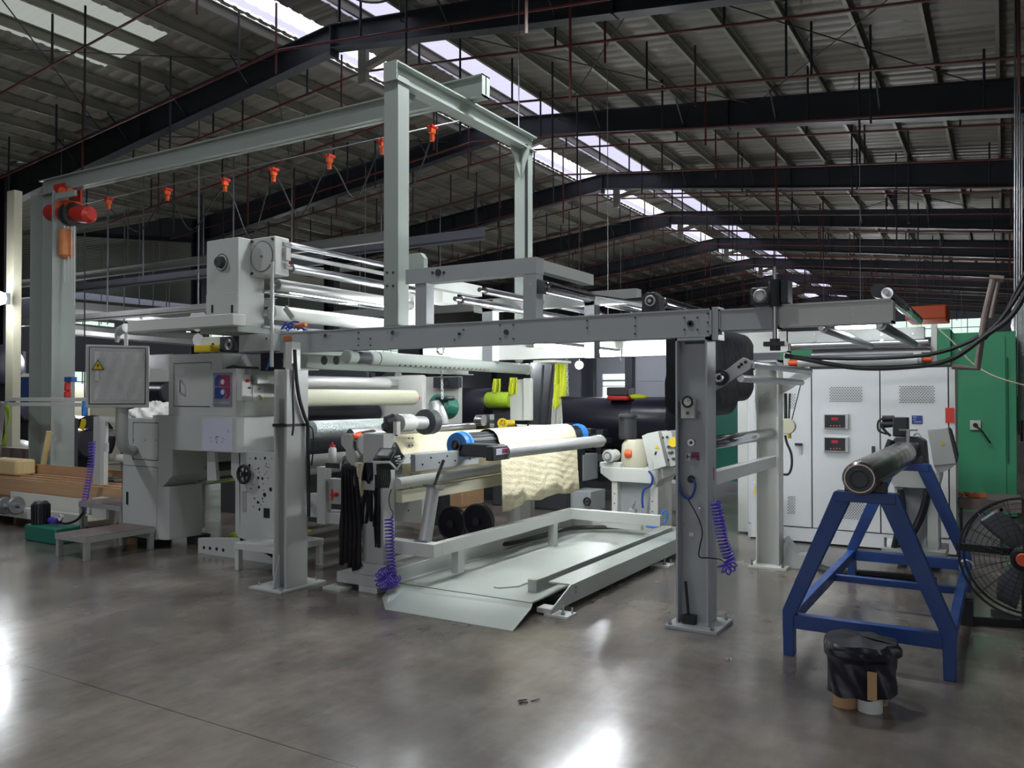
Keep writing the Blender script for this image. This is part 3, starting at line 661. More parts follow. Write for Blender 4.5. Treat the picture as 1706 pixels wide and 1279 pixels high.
# rounded lower corner panel bulging toward the room
xe=at(292,850,Y=YC+.10).x; ye=yat(338,xe)
pr=[(xb_+.002,YC-.002),(xe-.12,YC-.002),(xe-.05,YC+.01),(xe-.015,YC+.04),(xe,YC+.10),(xe,ye),(xb_+.002,ye)]
chp(pr,.10,at(290,812,Y=YC).z,'corner_panel')
x1=at(400,720,Y=YC).x; zo=at(400,755,Y=YC).z; zm=at(340,693,Y=YC).z
chp([(xb_,YC),(x1-.06,YC),(x1,YC+.05),(x1,YC+.9),(xb_,YC+.9)],zo,zm,'overhang')
MB().prism([(at(277,748,Y=YC).x,zo),(xb_,zo),(xb_,at(270,812,Y=YC).z),(at(270,812,Y=YC).x,at(270,812,Y=YC).z),(at(287,792,Y=YC).x,at(287,792,Y=YC).z),(at(287,760,Y=YC).x,zo)],'Y',YC,YC+.9).build('knee','paint',cb)
xu=at(281,640,Y=YC+.02).x; zu=at(340,589,Y=YC+.02).z; xu2=at(370,600,Y=YC+.02).x
chp([(xu,YC+.02),(xu2,YC+.02),(xu2,YC+.8),(xu,YC+.8)],zm,zu,'upper_body')
zs=at(375,614,Y=YC).z
chp([(xu2-.16,YC),(x1-.06,YC),(x1,YC+.05),(x1,YC+.9),(xu2-.16,YC+.9)],zm,zs,'control_body')
chp([(xu2,YC+.25),(x1+.2,YC+.25),(x1+.2,YC+.9),(xu2,YC+.9)],zs,zu-.01,'rear_top')
def panel(px0,px1,t,b,Y,name,m,par,dy=.008,bev=.002):
    if 'door' in name or 'screwed' in name or 'panel' in name: a=fbx(px0,px1,t,b,Y-dy*.4,dy*.4); MB().box(a[0]-.007,a[1]+.007,a[2],a[3]-.0005,a[4]-.007,a[5]+.007).build('door_gap','black',par)
    return MB().box(*fbx(px0,px1,t,b,Y-dy,dy)).build(name,m,par,bev)
d1=panel(290,351,606,676,YC+.02,'door','paint',cb); 
h=MB(); h.tube([at(299,632,Y=YC+.01),at(300,634,Y=YC-.03),at(300,651,Y=YC-.03),at(299,653,Y=YC+.01)],.008,8).build('handle','chrome',d1)
d2=panel(204,261,775,891,YC,'door','paint',cb); MB().box(*fbx(210,213,819,840,YC-.014,.008)).build('slot_handle','black',d2)
d3=panel(222,263,704,764,YC,'screwed_panel','paint',cb,.004)
mb=MB(); bolts(mb,[at(px,py,Y=YC-.004) for px in (223,242,261) for py in (704,733,763)],(0,-1,0),.006,.004); mb.build('panel_screw','dark',d3)
# logo plate: blue and magenta halves with two pale discs
lp=panel(355,386,621,677,YC,'logo_plate','plate',cb,.006)
L=lambda px,py: at(px,py,Y=YC-.008)
def poly(pts,m,name,par,Y=YC-.008,t=.002):
    return MB().prism([(at(a,b,Y=Y).x,at(a,b,Y=Y).z) for a,b in pts],'Y',Y,Y+t).build(name,m,par)
poly([(358,631),(362,625),(368,625),(368,630),(364,634),(364,640),(368,643),(358,643)],'lblue','logo_blue_upper',lp)
poly([(358,645),(368,645),(373,648),(375,653),(374,659),(370,664),(357.5,664)],'lblue','logo_blue_lower',lp)
poly([(368,625),(383,625),(383,644),(369,644),(365,640),(365,633),(368,630)],'pink','logo_magenta_upper',lp)
poly([(370,645),(383,645),(383,658),(379,664),(374,664),(377,656),(375,648)],'pink','logo_magenta_lower',lp)
for py in (636,653): p=at(370.5,py,Y=YC-.011); MB().cyl(p,p+Vector((0,.003,0)),.027,n=20).build('logo_disc','paper',lp)
mb=MB()
for i in range(9):
    px=358+i*2.8; mb.box(*fbx(px,px+1.2,668+(i%2),673,YC-.009,.002)); mb.box(*fbx(px-.6,px+1.6,670,671,YC-.009,.002))
mb.build('lettering','paint',lp)
pp=panel(337,387,696,750,YC,'paper_sheet','paper',cb,.003,0)
mb=MB(); rnd=random.Random(3)
for cx_,cy_,n_ in ((361,729,5),(350,732,3),(370,733,3),(379,715,2),(358,734,3)):
    for i in range(n_):
        a_,b_=cx_+rnd.uniform(-3,3),cy_+rnd.uniform(-3,3); c_,d_=a_+rnd.uniform(-3,3),b_+rnd.uniform(-3,3)
        mb.bar(at(a_,b_,Y=YC-.0045),at(c_,d_,Y=YC-.0045),.0035,.002,(0,1,0))
mb.build('handwriting','ink',pp)
# control strip on the +X face
XS=x1
def sp(px0,px1,t,b,dx,name,m,par,off=0): return MB().box(*sbx(px0,px1,t,b,XS+dx+off,dx)).build(name,m,par,.002)
sp(403,418,624,667,.07,'button_box','paint',cb)
e=sp(421,440,640,668,.006,'button_plate','bright',cb)
for px,py,r,m in ((411,634,.017,'red'),(414,646,.009,'dark')):
    p=at(px,py,X=XS+.07); MB().cyl(p,p+Vector((.03,0,0)),r,n=14).build('push_button',m,cb)
for px,py,r,m in ((430,636,.018,'black'),(430,648,.014,'chrome'),(430,660,.014,'chrome')):
    p=at(px,py,X=XS+.006); MB().cyl(p,p+Vector((.022,0,0)),r,n=14).build('push_button',m,cb)
MB().prism([(at(431,667,X=XS).y,at(431,667,X=XS).z),(at(438,667,X=XS).y,at(438,667,X=XS).z),(at(434,659,X=XS).y,at(434,659,X=XS).z)],'X',XS+.006,XS+.009).build('warning_triangle','yellow',cb)
# holed side frame plate
sf=MB(); Yp=5.72
def q(px,py): v=at(px,py,Y=Yp); return (v.x,v.z)
for poly_ in ([(398,752),(457,752),(457,930),(400,900)],[(345,752),(357,752),(361,800),(345,800)],[(330,896),(400,896),(457,915),(457,940),(330,925)],[(385,752),(400,752),(400,898),(392,885),(392,800),(385,790)]):
    sf.prism([q(*v) for v in poly_],'Y',Yp,Yp+.04)
s_=sf.build('side_frame','paint',cb)
mb=MB(); rnd=random.Random(11)
for i in range(40):
    px,py=rnd.uniform(414,453),rnd.uniform(762,850); p=at(px,py,Y=Yp); mb.cyl(p-Vector((0,.002,0)),p+Vector((0,.01,0)),rnd.choice((.006,.006,.009,.015)),n=10)
for px,py,r in ((340,912,.018),(350,913,.018),(361,914,.018),(372,916,.018),(441,824,.022),(451,815,.02)):
    p=at(px,py,Y=Yp); mb.cyl(p-Vector((0,.003,0)),p+Vector((0,.01,0)),r,n=14)
mb.box(*fbx(439,449,846,862,Yp-.003,.02)); mb.build('plate_hole','black',s_)
MB().box(*fbx(403,410,817,850,Yp-.006,.02)).build('slot_insert','alu',s_)
p=at(406,790,Y=Yp-.05); 
hw=MB().torus(p,(0,1,0),.085,.016,28); 
for a in range(5): hw.bar(p,p+Vector((math.cos(a*1.257)*.08,0,math.sin(a*1.257)*.08)),.014,.014,(0,1,0))
hw.cyl(p-Vector((0,.02,0)),p+Vector((0,.06,0)),.022,n=12).build('handwheel','black',cb)
# things inside the opening
rollB('inner_roller','chrome',at(352,800,Y=6.0).x,at(352,800,Y=6.0).z,.04,5.9,8,cb); rollB('inner_roller','dark',at(365,790,Y=6.0).x,at(352,776,Y=6.0).z,.05,5.9,8,cb)
MB().box(-9.6,-6.89,7.9,7.95,.0,2.0).build('rear_frame','dark',cb)  # dark panel stands in for the shade seen through the opening
tag(MB().sheet(lambda u,v:Vector((-7.3+.6*u,6.1+.7*v,.12+.10*math.sin(math.pi*u)**.5*math.sin(math.pi*v)**.5+.015*math.sin(u*22+v*9)*math.sin(v*17))),30,30,.008).build('film_bundle','lime',None),'crumpled lime-green film lying inside the frame opening','film')
mb=MB(); mb.box(xa+.05,xa+.25,5.8,6.1,0,.12).box(-7.85,-7.7,6.0,6.2,0,.1).box(-7.3,-6.3,5.75,5.9,0,.03); mb.buildn('foot','dark',cb)
# cover above: things on cabinet top
mm=thing('small_motor','white-flanged servo gearbox with dark ribbed housing on top of cabinet','motor',at(366,572,Y=5.9))
MB().box(*fbx(334,366,562,585,5.85,.2)).build('flange_block','bright',mm,.01); 
MB().box(*fbx(366,396,561,586,5.85,.25)).build('ribbed_housing','dark',mm,.01)
p=at(381,574,Y=5.83); MB().torus(p,(0,1,0),.05,.006).torus(p,(0,1,0),.03,.005).build('ring','steel',mm); p=at(354,574,Y=5.84); MB().cyl(p,p+Vector((0,.02,0)),.018,n=12).build('centre_hole','black',mm)
tag(MB().box(*fbx(323,350,575,587,5.7,.12)).build('yellow_box','yellow',None,.006),'small pale yellow box on top of the cabinet beside servo gearbox','box')
gb=thing('grey_enclosure','plain grey sheet metal enclosure under the tower with round blue sticker','enclosure',(-6.4,5.7,2.1))
MB().box(*fbx(398,455,558,586,5.62,.4)).build('enclosure_body','paint',gb,.004)
p=at(444,564,Y=5.615); MB().cyl(p,p+Vector((0,.006,0)),.022,n=18).build('sticker','paper',gb); MB().box(p.x-.008,p.x+.008,p.y-.003,p.y+.002,p.z-.01,p.z+.01).build('sticker_mark','lblue',gb)
t=thing('binder','dark blue folder standing on the cabinet with pale blue cord over it','folder',at(450,600,Y=5.75))
MB().box(*fbx(434,470,588,618,5.72,.12)).build('folder_body','navy',t,.004); MB().tube([at(a,b,Y=5.71) for a,b in ((451,592),(449,604),(444,616))],.01,6).build('cord','bluel',t)
tag(MB().tube([at(a,b,Y=5.7) for a,b in ((378,613),(388,610),(400,612),(412,612),(430,613))],.012,8).build('cable_tool','dark'),'black lead with yellowish plug lying on the control ledge','cable')
# control box on its arm
bx=thing('control_box','grey control box under plastic film with yellow warning triangle, on an elbow pipe','control box',at(197,627,Y=5.2))
CBX=at(196,627,Y=5.2); CT=math.radians(54); CD=(CBX-Vector((0,0,H))).dot(fw)
cw=95/F*CD/2; ch_=104/F*CD/2; CM=Matrix.Translation(CBX)@Matrix.Rotation(CT,4,'Z')
def cl(mb,name,m,par,bev=0):
    bmesh.ops.transform(mb.b,matrix=CM,verts=mb.b.verts); return mb.build(name,m,par,bev)
cl(MB().box(-cw,cw,0,.22,-ch_,ch_),'box_body','paint',bx,.006)
cl(MB().box(-cw+.03,cw-.03,-.004,0,-ch_+.035,ch_-.025),'door_gap','black',bx)
dr=cl(MB().box(-cw+.038,cw-.038,-.012,0,-ch_+.043,ch_-.033),'door','paint',bx,.003)
cl(MB().sheet(lambda u,v:Vector((-cw+.08+(2*cw-.14)*u,-.018-.008*abs(math.sin(9*(u+v*.7)))-.005*math.sin(23*u-8*v),-ch_+.08+(2*ch_-.15)*v)),40,40),'plastic_film','plastic',dr)
tx,tz_=-cw+.115,.115
cl(MB().prism([(tx-.06,tz_-.05),(tx+.06,tz_-.05),(tx,tz_+.06)],'Y',-.034,-.030),'triangle_border','dark',dr)
cl(MB().prism([(tx-.045,tz_-.041),(tx+.045,tz_-.041),(tx,tz_+.043)],'Y',-.038,-.035),'warning_triangle','yellow',dr)
cl(MB().prism([(tx+.004,tz_+.02),(tx-.016,tz_-.008),(tx-.002,tz_-.006),(tx-.006,tz_-.032),(tx+.016,tz_-.0),(tx+.002,tz_-.002)],'Y',-.042,-.039),'bolt_symbol','black',dr)
cl(MB().box(tx-.025,tx+.01,-.032,-.026,tz_-.16,tz_-.06),'key_tag','bright',dr)
pz=MB(); p=at(203,676,Y=5.3); pz.tube([p,at(203,705,Y=5.3),at(203,730,Y=5.32),at(206,743,Y=5.38),at(213,748,Y=5.5),at(222,749,Y=5.66)],.062,16,smooth=5).build('elbow_pipe','paint',bx)
am=thing('boom_arm','white rectangular boom arm reaching left to the control box with corrugated end sleeve','boom arm',at(300,550,Y=5.35))
q1=at(212,545,Y=5.3); q3=at(388,553,Y=5.3)
MB().box(q1.x,q3.x,5.3,5.45,zat(212,553,5.3),zat(212,535,5.3)).build('arm','bright',am,.006)
MB().tube([at(210,546,Y=5.37),at(200,550,Y=5.37),at(196,558,Y=5.37),at(195,570,Y=5.37)],[.05,.045,.03,.02],12).build('sleeve','alu',am); MB().cyl(at(210,555,Y=5.37),at(210,576,Y=5.37),.02,n=10).build('drop_tube','bright',am)
# low steps in front of the cabinet
def stepbox(name,label,c,x0,x1,y0,y1,zt,m):
    t=thing(name,label,'step',((x0+x1)/2,(y0+y1)/2,0)); MB().box(x0,x1,y0,y1,zt-.03,zt).build('tread','rust' if m!='bright' else 'alu',t)
    MB().box(x0,x1,y0-.01,y0+.02,zt-.06,zt-.005).box(x0,x1,y1-.02,y1+.01,zt-.06,zt-.005).box(x0-.01,x0+.02,y0,y1,zt-.06,zt-.005).box(x1-.02,x1+.01,y0,y1,zt-.06,zt-.005).build('rim',m,t)
    for xx in (x0,x1-.05):
        for yy in (y0,y1-.05): MB().box(xx,xx+.05,yy,yy+.05,0,zt-.03).build('leg',m,t)
    return t
a=at(68,930,Z=0); b=at(147,932,Z=0)
stepbox('low_step','low worn brown step platform on grey angle legs in front of cabinet',None,a.x,b.x+.05,4.85,5.62,at(147,893,Y=4.9).z,'alu')
stepbox('upper_step','higher brown step platform behind the low one beside the cabinet',None,-9.35,-8.53,5.66,6.1,zat(175,838,5.7),'alu')
stepbox('side_step','white-framed bench step standing behind the black-taped post',None,at(412,930,Y=5.5).x,at(538,935,Y=5.95).x,5.35,5.95,.26,'bright')
# ================================================================= BLACK-TAPED POST
tp=thing('support_post','square white-grey support post on floor plate with black strap around it','post',(-5.28,5.05,0))
xq0,xq1=-5.37,-5.215
mb=MB(); mb.prism([(xq0,4.97),(xq0+.018,4.97),(xq0+.018,5.07),(xq1-.02,5.07),(xq1-.02,4.97),(xq1,4.97),(xq1,5.22),(xq0,5.22)],'Z',.02,1.88); mb.build('column','paint',tp,.004)
MB().box(-5.56,-5.17,4.87,5.40,0,.02).build('base_plate','paint',tp,.003); MB().prism([(4.97,.02),(4.90,.02),(4.97,.3)],'X',-5.3,-5.29).build('gusset','paintd',tp)
mb=MB(); bolts(mb,[(-5.52,4.95,.02),(-5.25,5.36,.02),(-5.2,4.9,.02)],(0,0,1),.012,.03); mb.build('anchor_bolt','steel',tp)
zt1=at(490,708,X=xq1).z
MB().box(xq0-.006,xq1+.006,4.962,5.226,zt1-.012,zt1+.012).build('black_strap','black',tp)
MB().box(-5.33,-5.25,5.06,5.16,1.88,2.12).build('head_stub','bright',tp)
hose('black_cable','two black cables falling from the beam down the taped post','cable',[at(a,b,X=-5.185) for a,b in ((491,582),(493,620),(498,660),(507,692),(513,708),(513,740),(514,800),(514,860))],.016,'black')
hose('black_cable','thinner black cable crossing behind and ending in a tail on the taped post','cable',[at(484,582,Y=5.4),at(489,615,Y=5.0),at(488,660,Y=4.95),at(489,704,Y=4.95),at(487,725,Y=4.95)],.009,'black')
hose('black_cable','frayed black cord tail hanging from the strap knot','cable',[at(513,708,Y=5.2),at(521,716,Y=5.15),at(522,745,Y=5.15),at(519,775,Y=5.15)],.007,'black')
# ================================================================= ROLLS OF THE LAMINATOR
ls=thing('laminator_rollers','rolls of the laminating unit between the taped post and the winder','rollers',(-6.2,7,1))
def Lr(px,py,Y,r,m,name,y0,y1,endm='steel'):
    p=at(px,py,Y=Y); y0=max(y0,yat(462,p.x-r)); return rollB(name,m,p.x,p.z,r,y0,y1,ls,0)
o=Lr(689,662,7.8,.088,'creamr','cream_roller',5.75,7.8); p=at(690,662,Y=7.8); MB().lathe(p,p+Vector((0,.1,0)),[(0,.045),(.5,.045),(1,.02)],16).build('orange_knob','orange',o)
Lr(645,640,7.6,.075,'alu','grey_roller',5.75,7.6)
Lr(675,708,7.2,.085,'foil','film_wrapped_roller',5.75,7.2)
Lr(560,740,6.6,.20,'film','black_roll',5.75,8.0); Lr(520,765,6.2,.16,'alu','drum',5.75,8.0); Lr(640,720,6.4,.055,'steel','nip_roller',5.9,8)
Lr(560,690,7.3,.12,'film','black_roll',5.75,8.0)
MB().box(-6.9,xat(616,8.02),8.0,8.08,.1,1.95).build('rear_plate','dark',ls); MB().box(xat(617,8.02),xat(703,8.02),8.02,8.1,.1,1.9).build('rear_panel','bright',ls); MB().box(-6.55,-6.45,5.75,8,1.78,1.86).build('rail','alu',ls)
# perforated tube and channel under the front beam
ch=thing('channel_beam','grey channel beam with two oval holes running back beneath front beam','beam section',(-5.6,6.9,1.9))
pc=at(497,598,Y=5.72); XC=at(500,600,Y=5.72).x
mb=MB(); zc0,zc1=zat(497,612,5.72),zat(497,580,5.72)
mb.box(XC,XC+.014,5.72,8.6,zc0,zc1).box(XC,XC+.09,5.72,8.6,zc0-.012,zc0).box(XC,XC+.09,5.72,8.6,zc1,zc1+.012).build('web','gantry',ch)
mb=MB()
for px in (540,560): p=at(px,600,X=XC+.014); mb.cyl(p,p+Vector((.003,0,0)),.045,n=24)
mb.build('oval_hole','black',ch)
MB().box(*fbx(472,500,585,612,5.72,.06)).build('end_plate','bright',ch)
tb=thing('perforated_tube','pale perforated air tube with two jointed sleeves and a dark coupling','pipe',(-5.4,6.9,1.95))
XT=at(655,597,Y=6.3).x; 
def tz(px,py): return at(px,py,X=XT)
c0_=tz(576,594); y_=lambda px: at(px,600,X=XT).y
ZT=c0_.z+.0; 
MB().lathe((XT,y_(576),ZT),(XT,y_(592),ZT),[(0,.055),(.05,.062),(.9,.062),(1,.055)],24).lathe((XT,y_(614),ZT),(XT,y_(628),ZT),[(0,.055),(.1,.064),(.9,.064),(1,.055)],24).buildn('sleeve','gantry',tb)
MB().cyl((XT,y_(592),ZT),(XT,y_(614),ZT),.056,n=24).build('coupling','dark',tb)
o=MB().cyl((XT,y_(628),ZT),(XT,y_(876),ZT-.02),.066,n=28).build('tube','gantry',tb)
mb=MB()
for i in range(26):
    y=y_(660)+i*.085; v=Vector((.72,-.0,-.69)); mb.cyl(Vector((XT,y,ZT-.01))+v*.064,Vector((XT,y,ZT-.01))+v*.068,.012,n=8)
mb.build('perforation','black',o)
MB().lathe((XT,y_(876),ZT-.02),(XT,y_(882),ZT-.02),[(0,.066),(.5,.072),(1,.05)],20).build('end_cap','bright',tb)
# ================================================================= WINDER SIDE FRAME
wf=thing('winder_stand','grey winder side frame with folded-edge post, floor rail and angled bracket beams','machine frame',(-4.6,5.5,0))
a0,a1=-4.70,-4.475
zt=at(640,723,Y=5.35).z
MB().box(a0,a1,5.35,5.5,.12,zt).build('post','paint',wf,.004)
mb=MB(); mb.box(-4.95,-4.35,5.3,5.5,.052,.14).box(-4.948,-4.8,5.501,7.9,.053,.139).box(a0-.02,a1+.10,5.32,5.499,.141,.24); mb.buildn('floor_rail','paint',wf,.003)
MB().box(-5.02,-4.82,5.2,5.35,0,.02).box(-5.0,-4.8,7.8,8,0,.05).box(-4.7,-4.5,5.3,5.5,0,.05).buildn('foot_plate','bright',wf)
mb=MB(); bolts(mb,[at(px,py,X=a1) for px,py in ((681,730),(687,730),(681,742),(687,742),(684,763),(684,790),(684,812),(680,850))],(1,0,0),.008,.006); mb.build('bolt_head','dark',wf)
poly([(652,746),(661,746),(656.5,737)],'dark','warning_outline',wf,5.345,.003); poly([(653.5,745),(659.5,745),(656.5,739)],'paint','warning_inner',wf,5.341,.003)
# angled beam: out to the room, then back across the machine
XB=at(725,918,Y=5.42).x; zb1=at(725,918,Y=5.42).z; yB=yat(952,XB)
MB().box(a1,XB,5.40,5.52,zb1-.055,zb1+.055).box(XB-.07,XB,5.52,yB,zb1-.055,zb1+.055).box(XB-.07,XB+1.0,yB,yB+.08,zb1-.055,zb1+.055).build('bracket_beam','bright',wf,.003)
MB().box(XB-.07,XB-.0,5.75,5.84,.14,zb1-.05).box(XB-.07,XB,yB-.4,yB-.32,.1,zb1-.05).buildn('beam_leg','paint',wf)
MB().box(-4.8,-4.7,yB,yB+.12,.1,1.15).build('rear_post','bright',wf)
cy=MB(); p,q4=at(708,903,Y=5.5),at(722,812,Y=5.62); cy.cyl(p,q4,.056,n=20).build('cylinder_barrel','alu',wf)
c2=MB(); c2.bar(p-(q4-p)*.02,p+(q4-p)*.02,.13,.13).bar(q4-(q4-p)*.02,q4+(q4-p)*.03,.13,.13); c2.buildn('cylinder_cap','steel',wf)
MB().cyl(q4,at(739,766,Y=5.7),.016,n=10).build('piston_rod','chrome',wf)
for dx in (-.06,.06):
    pass
# cross bars behind the winder
for px,py,hh,m in ((689,805,.045,'bright'),):
    p=at(px,py,Y=5.6); MB().cyl((p.x-.1,5.5,p.z),(p.x-.1,8.0,p.z+.02),.05,n=20).build('cross_tube',m,wf)
p=at(690,826,Y=5.6); MB().box(p.x-.12,p.x-.05,5.5,8.0,p.z-.05,p.z+.05).build('cross_bar','skin',wf)
p=at(690,780,Y=5.6); MB().box(p.x-.3,p.x-.22,5.5,8.0,p.z+.02,p.z+.1).build('cross_bar','paint',wf)
# swing arms carrying the tension bar
X1_=at(690,772,Y=5.55).x; zz=at(690,768,Y=5.55).z
sa=MB(); sa.box(X1_,X1_+.05,5.5,yat(790,X1_,762),zz-.085,zz+.06).build('arm_plate','paintd',wf,.004)
mb=MB(); bolts(mb,[(X1_+.05,5.6+.12*i,zz-.03+.05*(i%2)) for i in range(9)],(1,0,0),.009,.006); mb.build('arm_bolt','black',wf)
rb_=thing('tension_bar','polished chrome tension bar with grey clamp end in front of the draped cloth','bar',(-3.86,6.5,1.15))
XK=-3.86; pk=at(840,752,X=XK); pe=at(1003,737,X=XK)
MB().box(XK-.45,XK+.02,6.15,6.28,pk.z-.05,pk.z+.07).box(XK-.05,XK+.03,6.05,6.35,pk.z-.07,pk.z+.06).build('clamp_block','dark',rb_,.012)
MB().cyl((XK,pk.y,pk.z),(XK,pe.y-.2,pe.z+.02),.062,n=28).build('bar','alu',rb_)
MB().lathe((XK,pe.y-.2,pe.z+.02),(XK,pe.y+.05,pe.z+.02),[(0,.06),(.1,.068),(.6,.068),(1,.03)],16).build('end_bearing','alu',rb_)
l=MB().box(XK+.03,XK+.033,6.1,6.3,pk.z-.02,pk.z+.035).build('clamp_label','paper',rb_); MB().box(XK+.032,XK+.035,6.2,6.29,pk.z-.01,pk.z+.03).build('label_half','pink',rb_)
# winding roll with blue rings and cream fabric
wr_=thing('winding_shaft','dark ribbed winding shaft with bright blue end rings','shaft',(-4.29,7,1.21))
XW,ZW,RW=-4.29,1.205,.118
Y1_,Y2_=6.15,yat(965,XW,722)
mb=MB().lathe((XW,Y1_+.1,ZW),(XW,Y2_-.05,ZW),[(0,.10),(1,.10)],24)
for k in range(16):
    a=k*math.pi/8; mb.bar((XW+.1*math.cos(a),Y1_+.12,ZW+.1*math.sin(a)),(XW+.1*math.cos(a),Y2_-.06,ZW+.1*math.sin(a)),.02,.012,(math.cos(a),0,math.sin(a)))
mb.build('ribbed_core','dark',wr_)
for yy in (Y1_,Y2_-.12):
    o=MB().lathe((XW,yy,ZW),(XW,yy+.14,ZW),[(0,.07),(.05,.112),(.35,.122),(.45,.108),(.6,.124),(.9,.118),(1,.1)],28).build('blue_ring','bluel',wr_)
    MB().torus((XW,yy-.004,ZW),(0,1,0),.045,.012,20).cyl((XW,yy-.03,ZW),(XW,yy,ZW),.02,n=12).build('ring_hub','dark',o)
yc0,yc1=yat(812,XW,740),yat(942,XW,735)
mb=MB()
def cloth(u,v):
    y=yc0+(yc1-yc0)*v; R=.13
    if u<.35:
        a=math.pi*.95-(u/.35)*math.pi*.95; p=Vector((XW+R*math.cos(a),y,ZW+R*math.sin(a)))
    else:
        s=(u-.35)/.65; drop=1.0-.05*v-.05*math.sin(v*3.1)+.02*math.sin(v*17)
        fold=s*(.020*math.sin(v*13)+.012*math.sin(v*29+1)+.006*math.sin(v*47+s*5))+.0022*math.sin(s*33+v*41)*math.sin(v*9)+.0014*math.sin(s*61-v*27)
        p=Vector((XW+R+.01+fold+.03*s,y+.02*s*math.sin(v*9),ZW-drop*s*.66-.0*v))
    return p
tag(mb.sheet(cloth,80,110,.005).build('draped_cloth','cream',None,0,60),'cream fabric wrapped over the blue-ringed shaft with its end hanging down','cloth')
# large cream roll behind
cr=thing('fabric_roll','wide cream ribbed fabric roll behind the blue-ringed shaft','fabric roll',(-5.1,7,1.1))
mb=MB(); XR_,ZR_=-5.0,1.06
def rollf(u,v):
    y=5.95+2.35*v
    if u<.5: a=math.pi-(u/.5)*math.pi; return Vector((XR_+.25*math.cos(a)*(1+.01*math.sin(v*40)),y,ZR_+.22*math.sin(a)))
    return Vector((XR_+.25+.012*math.sin(v*48)+.02*math.sin(v*9)*(u-.5),y,ZR_-(u-.5)*.7))
mb.sheet(rollf,24,90,.006).build('fabric','cream',cr,0,60); MB().cyl((XR_,5.7,ZR_),(XR_,8.5,ZR_),.06,n=16).build('core_tube','steel',cr)
# motor head above the side frame
mh=thing('drive_unit','grey drive unit with black knob and white capped tube on top of winder frame','drive unit',at(655,710,Y=5.6))
MB().lathe(at(637,712,Y=5.5),at(660,707,Y=5.6),[(0,.03),(.3,.055),(.31,.09),(.9,.1),(1,.07)],18).build('knob_housing','dark',mh)
MB().box(*fbx(655,661,702,724,5.5,.05)).build('bracket','bright',mh); MB().lathe(at(662,705,Y=5.62),at(688,704,Y=5.9),[(0,.08),(.8,.08),(1,.06)],18).build('white_cap','bright',mh)
MB().cyl(at(688,704,Y=5.9),at(706,704,Y=6.1),.06,n=16).build('drive_tube','alu',mh); MB().lathe(at(704,703,Y=6.1),at(722,702,Y=6.3),[(0,.06),(.2,.12),(.8,.12),(1,.06)],18).build('coupling','dark',mh)
# operator panel
op=thing('operator_panel','tilted black operator panel with grey screen and V-shaped white tray','control panel',at(640,765,Y=5.1))
Yo=5.15
def tilt(pts,y0,y1,m,name,par,bev=0):
    """quad seen in the photograph leaning back from y0 at its lower edge to y1 at its upper edge"""
    P=[at(a,b,Y=(y0 if i<2 else y1)) for i,(a,b) in enumerate(pts)]; n=(P[1]-P[0]).cross(P[3]-P[0]).normalized()*.02
    return MB().hexa([p+n for p in P]+[p for p in P]).build(name,m,par,bev)
tilt([(622,768),(650,768),(660,749),(634,749)],5.12,5.26,'black','screen_housing',op,.004)
tilt([(629,762),(647,763),(653,752),(637,752)],5.10,5.20,'scrn','screen',op)
tilt([(650,768),(663,780),(674,764),(661,750)],5.10,5.26,'glassd','key_panel',op,.003)
mb=MB()
for px,py in ((658,761),(662,760),(659,768),(663,764),(661,772),(665,768)): p=at(px,py,Y=5.08); mb.cyl(p,p+Vector((0,.03,0)),.006,n=8)
mb.build('key_button','bright',op)
mb=MB(); T_=[(622,769),(650,770),(661,782),(675,761)]
for i in range(3): mb.bar(at(*T_[i],Y=5.08),at(*T_[i+1],Y=5.08),.012,.012); mb.hexa([at(*T_[i],Y=5.08),at(*T_[i+1],Y=5.08),at(*T_[i+1],Y=5.26),at(*T_[i],Y=5.26)]+[q+Vector((0,0,.008)) for q in (at(*T_[i],Y=5.08),at(*T_[i+1],Y=5.08),at(*T_[i+1],Y=5.26),at(*T_[i],Y=5.26))])
mb.build('tray','bright',op)
MB().box(*fbx(627,652,773,781,5.16,.14)).build('cable_box','black',op)
mb=MB()
for i in range(8):
    px=628+i*3; mb.tube([at(px,780,Y=5.2),at(px+1,797,Y=5.2),at(px-2,812,Y=5.25)],.007,6,smooth=4)
mb.build('cable_bunch','black',op)
er=thing('tension_reel','grey reel with red knob beside the operator panel','reel',at(622,743,Y=5.6))
MB().lathe(at(612,742,Y=5.5),at(628,741,Y=5.7),[(0,.09),(.1,.115),(.9,.115),(1,.08)],22).build('reel','alu',er); MB().lathe(at(616,744,Y=5.42),at(624,743,Y=5.5),[(0,.03),(.5,.045),(1,.05)],16).build('red_knob','red',er)
rl=thing('idle_roller','clear idle roller with orange end knob left of the winder','roller',at(600,728,Y=5.8))
MB().cyl(at(598,728,Y=5.8),at(640,718,Y=6.6),.05,n=20).build('roller_body','chrome',rl); MB().lathe(at(586,727,Y=5.7),at(598,728,Y=5.8),[(0,.03),(.8,.035),(1,.05)],14).build('orange_knob','orange',rl)
ar=thing('edge_guide_arm','grey shaped plate arm with curved lower hook beside the bottle','machine arm',at(580,750,Y=5.4))
MB().prism([(at(a,b,Y=5.4).x,at(a,b,Y=5.4).z) for a,b in ((568,726),(572,722),(583,723),(585,727),(585,744),(592,762),(592,775),(585,775),(576,762),(576,750),(568,740))],'Y',5.4,5.43).build('shaped_plate','paint',ar,.003)
MB().torus(at(580,775,Y=5.42),(0,1,0),.075,.018,20,8).build('hook_ring','steel',ar)
bt=thing('squeeze_bottle','white squeeze bottle with pointed red cap standing on the machine ledge','bottle',at(554,771,Y=5.6))
